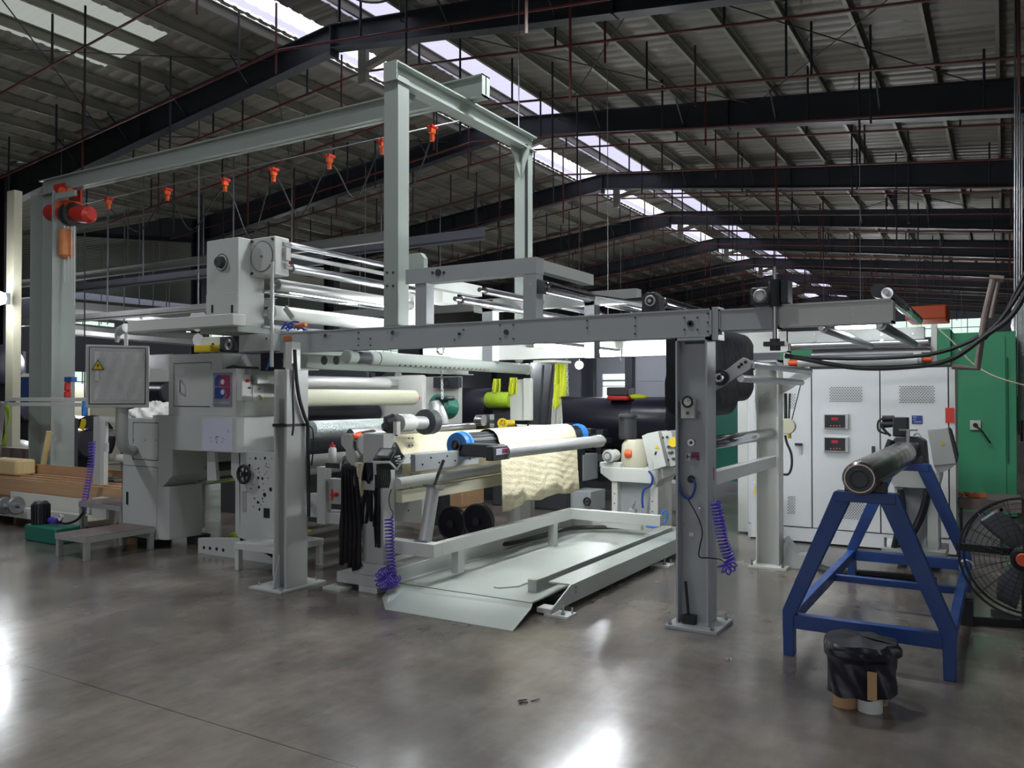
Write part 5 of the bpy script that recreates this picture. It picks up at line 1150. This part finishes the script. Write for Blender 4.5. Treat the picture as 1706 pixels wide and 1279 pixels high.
for k in range(3):
    a=k*2.094+.2
    def bl(u,v,a=a):
        r=.06+.30*u; w=(.07+.09*math.sin(u*2.4))*(v-.5); d=ua*math.cos(a+.25*u)+ub*math.sin(a+.25*u); e=ax.cross(d); return fc-ax*.06+d*r+e*w+ax*(w*.5)
    MB().sheet(bl,10,6,.004).build('blade','dark',fn)
MB().lathe(fc-ax*.03,fc+ax*.10,[(0,.09),(.7,.085),(1,.05)],22).build('hub','black',fn); MB().lathe(fc+ax*.10,fc+ax*.125,[(0,.045),(1,.04)],18).build('hub_badge','orange',fn)
MB().lathe(fc-ax*.06,fc-ax*.3,[(0,.09),(1,.08)],18).build('motor','black',fn)
MB().cyl((fc.x,fc.y+.22,.03),(fc.x,fc.y+.22,fc.z),.022,n=10).build('pole','black',fn)
mb=MB(); mb.bar((fc.x-.35,fc.y+.1,.03),(fc.x+.3,fc.y+.3,.03),.04,.05).bar((fc.x-.2,fc.y+.45,.03),(fc.x+.2,fc.y-.05,.03),.04,.05); mb.box(fc.x-.40,fc.x-.32,fc.y+.05,fc.y+.15,0,.18); mb.build('foot','black',fn)
MB().bar((fc.x-.43,fc.y+.16,fc.z+.02),(fc.x+.1,fc.y+.2,fc.z),.03,.05).build('fan_yoke','black',fn)
# ================================================================= BLACK WRAPPED BUNDLE
bd=thing('wrapped_bundle','black film wrapped bundle of cardboard tubes with flared top on the floor','bundle',(-.65,4.7,0))
bc=at(1426,1186,Z=0); bx_,by_=bc.x,bc.y+.14
mb=MB(); rnd=random.Random(9)
def bun(u,v):
    a=2*math.pi*v; z=.075+.27*u
    r=.168+.012*math.sin(a*3+1)+.006*math.sin(a*9+u*9)
    if u>.68: r+=.022*min(1,(u-.68)/.1)*(1+.25*math.sin(a*5)); 
    if u>.9: r*=1-(u-.9)*1.0
    sq=1/max(abs(math.cos(a)),abs(math.sin(a))); r*=(.75+.25*min(sq,1.25))
    return Vector((bx_+r*math.cos(a),by_+r*math.sin(a),z+.004*math.sin(a*7+u*30)))
mb.sheet(bun,30,64,0).build('black_wrap','film',bd)
mb=MB(); pts=[]
def top(u,v):
    p=bun(1,v); c=Vector((bx_,by_,.352)); return c.lerp(p,u)+Vector((0,0,.012*(1-u)+.008*math.sin(v*18)*u*(1-u)*4))
mb.sheet(top,8,64,0).build('wrap_top','fab',bd)
for dx,dy,m in ((-.065,-.065,'card'),(.06,-.075,'bright'),(-.05,.07,'card'),(.07,.06,'card')):
    MB().lathe((bx_+dx,by_+dy,0),(bx_+dx,by_+dy,.16),[(0,.062),(1,.062)],24).build('cardboard_tube',m,bd)
MB().box(bx_+.06,bx_+.105,by_-.172,by_-.160,.085,.23).build('cardboard_strip','card',bd)

for k,(px,py,s) in enumerate(((866,1171,.05),(1216,1099,.025),(985,1004,.02))):
    p=at(px,py,Z=0); mb=MB(); rnd=random.Random(k)
    for i in range(6): 
        a=p+Vector((rnd.uniform(-s,s),rnd.uniform(-s,s),.004)); mb.tube([a,a+Vector((rnd.uniform(-s,s),rnd.uniform(-s,s),.006))],.004,5)
    tag(mb.build('floor_scrap','dark' if k!=1 else 'alu'),('dark twig-like scrap on the bare floor in front of the ramp','small pale scrap on the floor right of the near post base','tiny scrap on the floor near the platform side')[k],'scrap')
# ================================================================= BACKGROUND, LEFT
def simple(name,label,cat,args,m,bev=.004): return tag(MB().box(*args).build(name,m,None,bev),label,cat)
bw=thing('long_timber_crate','long open timber crate of brown planks on the floor at far left','crate',(-13,8.2,.5))
X_a,X_b=at(-60,800,Y=6.25).x,-8.95
zt1,zt2,zb3=zat(100,776,6.6),zat(100,805,6.2),zat(100,822,6.2)
MB().box(X_a,X_b,6.2,6.23,zb3-.1,zt2).build('front_plank','wood',bw); MB().box(X_a,X_b,6.6,6.63,.1,zt1).build('rear_plank','wood',bw); mb=MB()
for i in range(9): mb.box(X_a+.55*i,X_a+.55*i+.5,6.235,6.6,zt2-.03,zt2+.0)
for i in range(4): mb.box(X_a,X_b,6.25+i*.09,6.31+i*.09,zt2+.0,zt2+.02+.015*(i%2))
mb.build('top_planks','wood',bw)
MB().box(X_a,X_b,6.24,6.58,0,zt2-.05).build('crate_body','wood',bw)
simple('cardboard_carton','pale crumpled carton lying on the far left end of timber crate','box',(at(-20,778,Y=6.3).x,at(30,778,Y=6.3).x,6.27,6.55,zt2+.03,zat(10,765,6.3)),'woodl',.03)
simple('brown_box','dark brown box standing behind the crate beside the gantry column','box',fbx(2,44,745,890,6.7,.4),'rust')
cvy=thing('long_conveyor','long white steel machine bed at floor level in front of the timber crate','machine bed',(-12,7.4,0))
xa1,xa2=at(-40,850,Y=5.7).x,at(142,850,Y=5.7).x
MB().box(xa1,xa2,5.7,5.73,zat(60,866,5.7),zat(60,849,5.7)).build('front_rail','bright',cvy); MB().box(xa1,xa2,6.14,6.17,.1,zat(60,823,6.14)).build('rear_rail','bright',cvy)
MB().box(xa1,xa2,5.73,6.14,.1,.16).build('bed_plate','skin',cvy); MB().box(xa2-.35,xa2,6.0,6.13,.16,.4).build('grey_box','paint',cvy)
mb=MB()
for i in range(4): mb.box(xa2-.2-i*1.1,xa2-.1-i*1.1,5.74,6.1,0,.1)
mb.buildn('bed_foot','dark',cvy)
wl=thing('flanged_roller','pair of small flanged steel wheels on an axle at left edge','wheels',at(20,840,Y=5.6))
for px in (8,27): p=at(px,842,Y=5.62); MB().lathe(p-Vector((.03,0,0)),p+Vector((.03,0,0)),[(0,.10),(.5,.115),(1,.10)],22).build('flange','steel',wl)
MB().cyl(at(-10,847,Y=5.62),at(36,842,Y=5.62),.03,n=12).build('axle','steel',wl)
hy=thing('hydraulic_pump','small hydraulic pump with finned dark motor on green tank','pump',at(68,900,Z=0))
Yh=5.18
a=fbx(40,92,873,905,Yh,.3); MB().box(a[0],a[1],a[2],a[3],0,a[5]).build('tank','dgreen',hy,.02)
c_=at(68,872,Y=Yh+.12); c2_=at(68,834,Y=Yh+.12); mb=MB().lathe(c_,c2_,[(0,.085),(.9,.085),(1,.06)],20)
for k in range(18): a=k*math.pi/9; mb.bar(c_+Vector((.09*math.cos(a),.09*math.sin(a),0)),c_.lerp(c2_,.85)+Vector((.09*math.cos(a),.09*math.sin(a),0)),.008,.02,(math.cos(a),math.sin(a),0))
mb.build('finned_motor','dark',hy); p=at(100,862,Y=Yh+.1); MB().torus(p,(0,1,0),.03,.008).cyl(p,p+Vector((0,.03,0)),.026,n=14).build('pump_gauge','bright',hy); MB().lathe(at(84,866,Y=Yh+.15),at(98,868,Y=Yh+.15),[(0,.035),(1,.04)],14).build('pump_block','purple',hy)
hose('pump_hose','dark hose lying across the pump toward the step','hose',[at(a,b,Y=5.3) for a,b in ((95,868),(110,872),(128,866),(140,852))],.014,'black')
wp=thing('frame_post','white painted machine post frame left of the cabinet with bolted plate','post frame',at(160,830,Y=6.25))
a=fbx(155,166,694,838,6.3,.1); MB().box(a[0],a[1],a[2],a[3],0,a[5]).build('upright','paint',wp,.003); a=fbx(166.3,173,697,832,6.28,.06); MB().box(a[0],a[1],a[2],a[3],.05,a[5]).build('inner_upright','bright',wp,.003); MB().box(*fbx(167,202,694,702,6.3,.05)).build('top_arm','bright',wp); MB().box(*fbx(170,178,737,752,6.24,.03)).build('bolted_plate','bright',wp)
rr=thing('white_rollers','chrome and white rollers seen between the post frame and the cabinet','rollers',at(190,760,Y=6.5))
for py,r,m in ((720,.06,'chrome'),(761,.07,'bright'),(798,.07,'chrome'),(812,.06,'bright')): p=at(170,py,Y=6.5); MB().cyl((p.x,6.5,p.z),(-8.55,6.52,p.z),r*.75,n=18).build('roller',m,rr)
coil('coiled_hose','violet and pink coiled hose hanging left of the white post frame',[at(a,b,Y=6.05) for a,b in ((154,735),(152,770),(147,800),(142,830),(138,858))],.036,.007,26)
ra=thing('white_rail','double white horizontal rail crossing in front of the gantry column','rail',at(70,668,Y=6.4))
MB().box(*fbx(12,150,662,668,6.4,.1)).box(*fbx(12,150,670,676,6.38,.1)).build('rail_bar','bright',ra,.003); MB().box(*fbx(0,14,668,674,6.4,.1)).bar(at(6,670,Y=6.4),at(-2,740,Y=6.4),.05,.05).build('end_bracket','alu',ra)
sl=thing('lifting_strap','green lifting strap hanging from the rail bracket at left edge','strap',at(9,700,Y=6.3))
MB().sheet(lambda u,v:at(6+5*v+4*math.sin(u*3),675+68*u,Y=6.3)+Vector((0,.03*math.sin(u*5+v),0)),16,4,.01).build('strap_web','hiviz' if False else 'lime',sl)
th=thing('tool_tag','blue handled tool with hanging yellow tag below the rail','tool',at(140,690,Y=6.3))
MB().cyl(at(141,668,Y=6.3),at(140,691,Y=6.3),.025,n=12).build('blue_handle','bluel',th); MB().prism([(at(a,b,Y=6.3).x,at(a,b,Y=6.3).z) for a,b in ((136,697),(142,698),(142,706),(138,718),(132,713))],'Y',6.3,6.31).build('yellow_tag','yellow',th)
rh=thing('red_hook','red hook block with blue top hanging beside the gantry column','hook',at(113,640,Y=6.7))
MB().lathe(at(113,664,Y=6.7),at(113,636,Y=6.7),[(0,.02),(.1,.05),(.4,.05),(.45,.02),(.5,.05),(.95,.04),(1,.02)],12).build('red_body','red',rh); MB().box(*fbx(107,119,628,636,6.68,.08)).build('blue_top','bluec',rh)
pl_=thing('yellow_pillar','pale yellow upright pole beside the red hook','pole',at(100,650,Y=8)); MB().cyl(at(100,700,Y=8),at(100,628,Y=8),.035,n=10).build('pole','skin',pl_)
simple('blue_cabinet','royal blue cabinet door panel behind the gantry column','cabinet',fbx(30,52,628,790,12,.6),'bluec'); simple('cream_cabinet','cream cabinet housing beside the blue door','cabinet',fbx(18,31,622,790,12.1,.6),'skin'); simple('pale_screen','pale blue-grey panel high behind the left column','panel',fbx(19,37,586,780,14,.1),'paper')
simple('timber_pole','tall pale timber pole standing beside the lit lamp at left edge','pole',(at(10,500,Y=8.2).x,at(22,500,Y=8.2).x,8.2,8.35,0,zat(15,318,8.2)),'skin')
tag(MB().bar(at(72,776,Y=6.66),at(82,718,Y=6.66),.08,.03).build('leaning_plank','woodl',None,.003),'pale timber plank leaning against the gantry column','plank')
tag(MB().sph(at(28,748,Y=9.6),.42,(1.3,.8,.5)).sph(at(10,755,Y=9.6),.3,(1.2,.8,.5)).build('plastic_heap','foil'),'heap of clear plastic sheeting behind the crate at left','plastic')
mb=MB()
def bagf(u,v):
    a=2*math.pi*v; th=math.pi/2*u; c=at(259,690,Y=7.1); r=1+.10*math.sin(a*5+u*6)+.07*math.sin(a*9-u*11)+.05*math.sin(a*17+u*19)
    return c+Vector((.30*r*math.cos(a)*math.sin(th),.34*r*math.sin(a)*math.sin(th),.20*r*math.cos(th)-.05))
tag(mb.sheet(bagf,22,60).build('plastic_bag','bag',None,0,70),'crumpled white plastic bag on the cabinet beside the control box','bag')
for px0,px1,t,b,Y,lab in ((92,155,690,772,10.5,'dark fabric roll group behind the white rail'),(95,150,712,760,9.9,'lower dark roll behind the hanging tag'),(18,48,672,700,11,'dark navy bale below the blue cabinet door'),(240,283,636,672,9.0,'dark blue glossy roll between control box and cabinet'),(-20,8,575,640,10,'dark machine part at the left frame edge')):
    p=at(px0,(t+b)/2,Y=Y); q_=at(px1,(t+b)/2,Y=Y); r=(at(px0,t,Y=Y).z-at(px0,b,Y=Y).z)/2
    t=thing('dark_roll',lab,'roll',(p.x,Y,0)); MB().lathe((p.x,Y,p.z),(q_.x,Y,p.z),[(0,r*.85),(.03,r),(.97,r),(1,r*.85)],24).build('roll_body','film',t); MB().box(p.x+.1,q_.x-.1,Y+r*.2,Y+r*.6,0,p.z).build('roll_stand','dark',t)
rg=thing('red_rag','red and blue rag clipped behind the gantry column','cloth',at(118,697,Y=9)); MB().sph(at(118,696,Y=9),.10,(1.3,.6,.6)).build('red_cloth','red',rg); p=at(118,697,Y=9); MB().box(p.x-.04,p.x+.04,9.05,9.12,0,p.z).build('clip_stand','dark',rg)
lm=thing('flood_lamp','bright lit lamp on the pole at the left edge','lamp',at(4,497,Y=8.0)); p=at(-3,497,Y=7.9); MB().sph(p,.16,(1.3,.6,.8)).build('lit_lamp','lamp',lm); MB().box(p.x-.14,p.x+.14,p.y+.06,p.y+.14,p.z-.1,p.z+.1).build('lamp_housing','dark',lm)
lm=thing('high_bay_lamp','small lit round lamp far back below the white rear beam','lamp',at(965,608,Y=24)); p=at(965,608,Y=24); MB().sph(p,.13).build('lit_lamp','lamp',lm); MB().cyl(p,(p.x,p.y,roofz(p.x)-.02),.012,n=6).build('lamp_rod','steel',lm)
hose('air_duct','wide silver air duct running across the far left hall','duct',[at(a,b,Y=16.6) for a,b in ((95,512),(180,520),(260,528),(330,534))],.35,'alu')
hose('air_duct','narrower dark duct under the silver one at far left','duct',[at(a,b,Y=16) for a,b in ((95,545),(200,556),(330,566))],.2,'alu')
for i,(px,t) in enumerate(((181,300),(208,330),(233,360),(256,380),(170,350),(278,400))):
    p=at(px,t,Y=15+i); tag(MB().cyl(p,(p.x,p.y,at(px,540,Y=15+i).z),.02,n=6).build('hanging_rod','steel'),'thin steel rod hanging from the far left roof','rod','thin hanging rods over the far left hall')
for k,(y,z,zz) in enumerate(((12.5,3.6,.16),(13.5,4.6,.2),(15.4,5.4,.22),(19,6.0,.3),(22,4.4,.3))):
    t=thing('crane_beam','grey service beam crossing the far left hall between rods','beam',(-24,y,z),'service beams in the far left hall')
    MB().box(-40,-13.5+.4*k,y,y+.02,z,z+zz).box(-40,-13.5+.4*k,y-.06,y+.08,z,z+.02).box(-40,-13.5+.4*k,y-.06,y+.08,z+zz,z+zz+.02).build('beam_web','wallm' if k%2 else 'alu',t)
    mb=MB()
    for i in range(5): mb.cyl((-16-3.5*i,y,z+zz),(-16-3.5*i,y,roofz(-16-3.5*i)),.02,n=6)
    mb.buildn('hanger','steel',t)
# far machines, left (through the gap under the boom arm)
for i,(a_,Y,m,lab) in enumerate((((98,150,640,690),11.5,'skin','pale machine body behind the red hook'),((245,290,590,612),12,'dark','dark lattice machine part above the glossy roll'),((240,285,614,628),11,'bright','white rail machine part right of the control box'),((10,50,690,740),12.5,'dark','dark machine base behind the green strap'))): (lambda a:simple('far_machine',lab,'machine',(a[0],a[1],a[2],a[3],0,a[5]),m,.02))(fbx(*a_,Y,.8))
# ================================================================= BACKGROUND, CENTRE
bk=thing('film_roll','long black covered fabric roll behind the rear beam, shiny round end to the right','roll',(-5,13,1.3))
def bigroll(par,px0,px1,pyc,Y,r,m,name): 
    p=at(px0,pyc,Y=Y); x2=at(px1,pyc,Y=Y).x; return MB().lathe((p.x,Y,p.z),(x2,Y,p.z),[(0,r*.6),(.02,r*.96),(.05,r),(.95,r),(.98,r*.96),(1,r*.6)],36).build(name,m,par)
bigroll(bk,930,1128,702,13,.44,'film','roll_body'); a=fbx(935,1128,705,800,13.3,.5); MB().box(a[0],a[1],13.3,13.7,0,a[5]).build('cradle','dark',bk)
bk2=thing('film_roll','nearer black film roll end with soft sheen left of the near post','roll',at(1100,700,Y=11.5)); bigroll(bk2,1060,1124,700,11.5,.33,'film','roll_body'); MB().box(at(1066,700,Y=11.6).x,at(1118,700,Y=11.6).x,11.5,11.7,0,1.1).build('roll_stand','dark',bk2)
tag(MB().box(*fbx(1010,1046,659,667,12.6,.4)).build('red_tray','red',None,.03),'red plastic tray on top of the long black roll','tray')
tag(MB().box(*fbx(1010,1046,645,659,12.7,.3)).build('wire_basket','dark',None,.02),'dark heaped basket above the red tray','basket')
tag(MB().sph(at(1062,661,Y=12.8),.14,(1.3,.6,.35)).build('yellow_cloth','hiviz'),'small yellow-green cloth on the black roll','cloth')
bp_=thing('film_roll','dark blue wrapped roll standing behind the cream roll and chain','roll',at(790,680,Y=11)); bigroll(bp_,764,828,685,11,.38,'film','roll_body'); MB().box(at(770,700,Y=11).x,at(822,700,Y=11).x,11,11.2,0,1.2).build('roll_stand','dark',bp_)
lo=thing('lime_roll','lime green fabric roll behind the yellow hand wheel','roll',at(830,665,Y=10.5)); bigroll(lo,812,852,666,10.5,.12,'lime','roll_body'); MB().box(at(818,700,Y=10.5).x,at(846,700,Y=10.5).x,10.55,10.65,0,1.6).build('roll_stand','dark',lo)
wp2=thing('white_machine_panel','white machine side panel with black switch behind the hanging chain','machine panel',at(740,660,Y=10.2)); MB().box(*fbx(688,764,628,712,10.2,.1)).build('panel_body','bright',wp2,.004); MB().box(*fbx(722,763,628,646,10.1,.1)).build('dark_panel','dark',wp2); p=at(745,637,Y=10.05); MB().torus(p,(0,1,0),.05,.012,20).build('switch_ring','black',wp2)
for i,(px,py) in enumerate(((733,583),(945,598))):
    if i==0: ps_,pe_,Y=at(735,588,Y=8.0),at(737,664,Y=8.0),8.0
    else: ps_,pe_,Y=at(944,598,Y=9.5),at(946,658,Y=9.5),9.5
    mb=MB(); n=int((ps_.z-pe_.z)/.035)
    for k in range(n):
        c=ps_.lerp(pe_,(k+.5)/n); t=Vector((1,0,0)) if k%2 else Vector((0,1,0)); pts=[]
        for j in range(10): a=2*math.pi*j/10; pts.append(c+(Vector((0,1,0)) if k%2 else Vector((1,0,0)))*math.cos(a)*.013+Vector((0,0,1))*math.sin(a)*.024)
        mb.tube(pts,.005,5,closed=True)
    tag(mb.build('hanging_chain','bright'),('silver link chain hanging from front beam hook before green motor','silver link chain hanging beside the yellow-green cloth')[i],'chain')
tag(MB().torus(at(734,583,Y=7.6),(0,1,0),.045,.012,20).build('hook_ring','chrome'),'chrome ring holding the silver chain under the front beam','ring')
mo=thing('green_motor','dark green electric motor with black cap hanging beside the chain','motor',at(738,676,Y=8.8))
MB().lathe(at(728,674,Y=8.7),at(752,680,Y=9.1),[(0,.10),(.1,.15),(.8,.16),(1,.09)],22).build('motor_body','dgreen',mo); MB().box(*fbx(724,744,660,667,8.6,.2)).build('motor_cap','black',mo,.02)
mg=thing('grey_casting','grey curved casting housing beside the green motor','casting',at(726,695,Y=8.6)); MB().lathe(at(732,712,Y=8.6),at(724,668,Y=8.6),[(0,.14),(.4,.13),(.8,.10),(1,.06)],20).build('casting_body','alu',mg); p=at(732,712,Y=8.6); MB().box(p.x-.1,p.x+.1,8.5,8.7,0,p.z+.02).build('pedestal','dark',mg)
hv=thing('yellow_handwheel','bright yellow spoked hand wheel behind the cream roll','handwheel',at(837,705,Y=8.4))
p=at(837,705,Y=8.35); mb=MB().torus(p,(.4,-1,0),.05,.014,24)
for k in range(5): a=k*1.257; mb.bar(p,p+Vector((math.cos(a)*.05,0.02*math.cos(a),math.sin(a)*.05)),.02,.012,(0,1,0))
mb.cyl(p-Vector((0,.02,0)),p+Vector((0,.04,0)),.02,n=12).build('wheel','yellow',hv); MB().cyl(p+Vector((0,.05,0)),p+Vector((.1,.12,0)),.04,n=14).build('wheel_hub','yellow',hv)
sc=thing('silver_coupling','silver machined coupling block on the rear frame beside the hand wheel','coupling',at(805,700,Y=8.4)); MB().lathe(at(792,700,Y=8.4),at(806,700,Y=8.4),[(0,.04),(.2,.07),(1,.07)],18).box(*fbx(806,816,690,712,8.4,.1)).build('coupling_block','chrome',sc)
rf=thing('rear_machine_stand','grey-white rear frame plates and columns under the perforated tube end','machine frame',(-4.6,8.6,0))
MB().box(*fbx(850,872,632,700,8.9,.25)).box(*fbx(872,884,630,700,8.85,.05)).build('column','bright',rf,.004); MB().box(*fbx(830,930,708,720,8.5,.4)).build('top_plate','bright',rf,.004); MB().box(*fbx(884,918,604,708,9.6,.03)).build('dark_panel','dark',rf)
MB().box(*fbx(862,884,815,905,8.6,.1)).build('foot_column','bright',rf); MB().box(*fbx(888,925,600,604,8.2,.4)).build('bracket','bright',rf)
hose('loop_cable','dark cable loop on the rear frame plate','cable',[at(a,b,Y=8.45) for a,b in ((857,705),(864,714),(871,718),(878,712),(881,703))],.012,'black')
for i,px in enumerate((905,916,926)):
    tag(MB().cyl(at(px+ (4 if i else 0),608,Y=9.3+.1*i),at(px-6,706,Y=9.3+.1*i),.018,n=8).build('slanted_rod','navy'),('dark rod standing nearest the grey column','dark rod in the middle behind the rear frame','dark rod beside the tall yellow-green cloth')[i],'rod')
drape('hiviz_cloth','long yellow-green cloth hanging beside the dark rods and chain',923,942,602,662,9.1,'hiviz',2,7)
drape('hiviz_cloth','short end of yellow-green cloth hanging lower at the left',921,931,640,678,9.05,'hiviz',1,8)
drape('hiviz_cloth','yellow-green sleeve hanging over the grey column',849,861,629,656,8.7,'hiviz',1,9)
drape('hiviz_cloth','small yellow-green cloth hanging left of the grey column',823,834,631,652,8.7,'hiviz',1,10)
drape('white_sheet','white tapering cloth below the long yellow-green one',920,936,664,728,9.4,'bag',2,11)
cn=thing('grey_cabinet','grey-blue machine box with black dial beyond the draped cloth','enclosure',at(960,830,Y=11)); MB().box(*fbx(946,972,757,800,11,.5)).build('upper_box','paintd',cn,.006); MB().box(*fbx(944,984,817,850,10.6,.5)).build('lower_box','paintd',cn,.006); p=at(978,835,Y=10.58); MB().torus(p,(0,1,0),.05,.014,20).cyl(p-Vector((0,.01,0)),p,.02,n=10).build('dial','black',cn)
mb=MB(); rnd=random.Random(21)
dk=thing('dark_machinery','dark cluttered machine parts and rods beyond the draped cloth','machine',(-5,11.5,.5))
for i in range(26):
    p=at(rnd.uniform(950,1010),rnd.uniform(700,800),Y=11.3+rnd.uniform(0,.5)); mb.box(p.x-rnd.uniform(.03,.15),p.x+.05,p.y,p.y+.2,p.z-rnd.uniform(.02,.1),p.z+.04)
mb.buildn('machine_part','dark',dk)
ms=thing('small_drive','black cylindrical drive and white bracket above the cream roller end','drive',at(652,630,Y=8.2)); MB().lathe(at(640,630,Y=8.2),at(664,628,Y=8.2),[(0,.05),(.4,.09),(1,.08)],18).build('drive_body','navy',ms); MB().box(*fbx(664,700,625,655,8.5,.1)).build('white_bracket','bright',ms); MB().box(*fbx(600,608,623,634,8.3,.1)).build('blue_can','bluel',ms)
drape('orange_film','orange and cream printed film edge under the cream roller',590,622,676,698,7.9,'bronze',1,12)
# rows of fabric bales far behind on the right of hall and upper webs
for i,(a_,Y,m,lab,cat) in enumerate((((1006,1128,790,850),14.5,'dark','dark machine base far behind the unwind stand','machine'),((690,770,800,850),10,'wood','brown box behind the winder cross bars','box'),((820,945,720,860),10.5,'dark','dark machine body behind the draped cloth','machine'))): (lambda a:simple('far_machine',lab,cat,(a[0],a[1],a[2],a[3],0,a[5]),m,.02))(fbx(*a_,Y,.6))
# black web over the top rollers
def webtop(u,v):
    Yv=5.95+2.0*v; pts_=[(893,475),(930,486),(980,499),(1040,508),(1092,503)]
    k=u*4; i=min(3,int(k)); f=k-i; a=at(*pts_[i],Y=5.95); b=at(*pts_[i+1],Y=5.95); c=a.lerp(b,f); return Vector((c.x+.05*0,Yv,c.z+.045))
tag(MB().sheet(webtop,24,10,.008).build('fabric_web','fab'),'black fabric web sagging between the two top rollers of the frame','fabric')
# ================================================================= LIGHT
w=bpy.data.worlds.new('daylight'); bpy.context.scene.world=w; w.use_nodes=True; n=w.node_tree.nodes; l=w.node_tree.links
bg=n['Background']; tc=n.new('ShaderNodeTexCoord'); sp_=n.new('ShaderNodeSeparateXYZ'); rp=n.new('ShaderNodeValToRGB')
l.new(tc.outputs['Generated'],sp_.inputs[0]); l.new(sp_.outputs['Z'],rp.inputs[0]); e=rp.color_ramp.elements
e[0].position=0; e[0].color=(.35,.36,.36,1); e[1].position=.5; e[1].color=(1.0,1.02,1.15,1); l.new(rp.outputs[0],bg.inputs[0]); bg.inputs[1].default_value=WORLD
def lamp(name,label,x,y,z,power,size=.5,col=(.93,.97,1.0),grp='added high bay lamps out of view'):
    t=thing(name,label,'lamp',(x,y,z),grp)
    d=bpy.data.lights.new(name+'_light','AREA'); d.energy=power; d.shape='DISK'; d.size=size; d.color=col
    o=bpy.data.objects.new('light_source',d); C.objects.link(o); o.location=(0,0,-.11); o.parent=t
    MB().lathe((x,y,z+.18),(x,y,z-.10),[(0,.08),(.4,.16),(1,size*.55)],22,False).build('lamp_shade','dark',t); MB().cyl((x,y,z-.08),(x,y,z-.085),size*.5,n=24).build('lamp_lens','bright',t)
    MB().cyl((x,y,z+.15),(x,y,roofz(x)-.02),.01,n=6).build('hanger','steel',t)
def globe(label,x,y,z,power,rod=True):
    t=thing('added_globe_lamp',label,'lamp',(x,y,z),'added globe lamps brightening the hall'); MB().sph((x,y,z),.06,u=12,v=8).build('lit_globe','bright',t)
    MB().cyl((x,y,z+.05),(x,y,roofz(x)-.02),.008,n=5).build('lamp_rod','steel',t)
    d=bpy.data.lights.new('globe_light','POINT'); d.energy=power; d.color=(.95,.97,1); d.shadow_soft_size=.12
    o=bpy.data.objects.new('light_source',d); C.objects.link(o); o.parent=t
    for c in t.children: c.visible_shadow=True
for (x,y,z,p) in GLOBES: globe('added bare globe lamp on a thin rod, brightening roof and hall',x,y,z,p)  # globes added to brighten the roof and the machines behind
for (x,y,z,p) in LAMPS: lamp('high_bay_lamp','added high bay lamp under the roof, out of view, for fill light',x,y,z,p)  # lamps added out of view to raise the overall brightness
def pt(loc,e,size,col=(.93,.97,1),rot=None,shape=None):
    d=bpy.data.lights.new('lamp_glow','POINT' if shape is None else 'AREA'); d.energy=e; d.color=col
    if shape is None: d.shadow_soft_size=size
    else: d.shape='RECTANGLE'; d.size,d.size_y=shape
    o=bpy.data.objects.new('lamp_glow',d); C.objects.link(o); o.location=loc
    if rot: o.rotation_euler=rot
    return o
pt(at(-3,497,Y=7.75),60,.15); pt(at(965,608,Y=23.7),60,.15)
sc=bpy.context.scene
sc.view_settings.view_transform='Standard'; sc.view_settings.look='None'; sc.view_settings.exposure=EXPO; sc.view_settings.gamma=1; sc.view_settings.use_curve_mapping=False
sc.cycles.max_bounces=6; sc.cycles.sample_clamp_indirect=6; sc.cycles.transparent_max_bounces=6
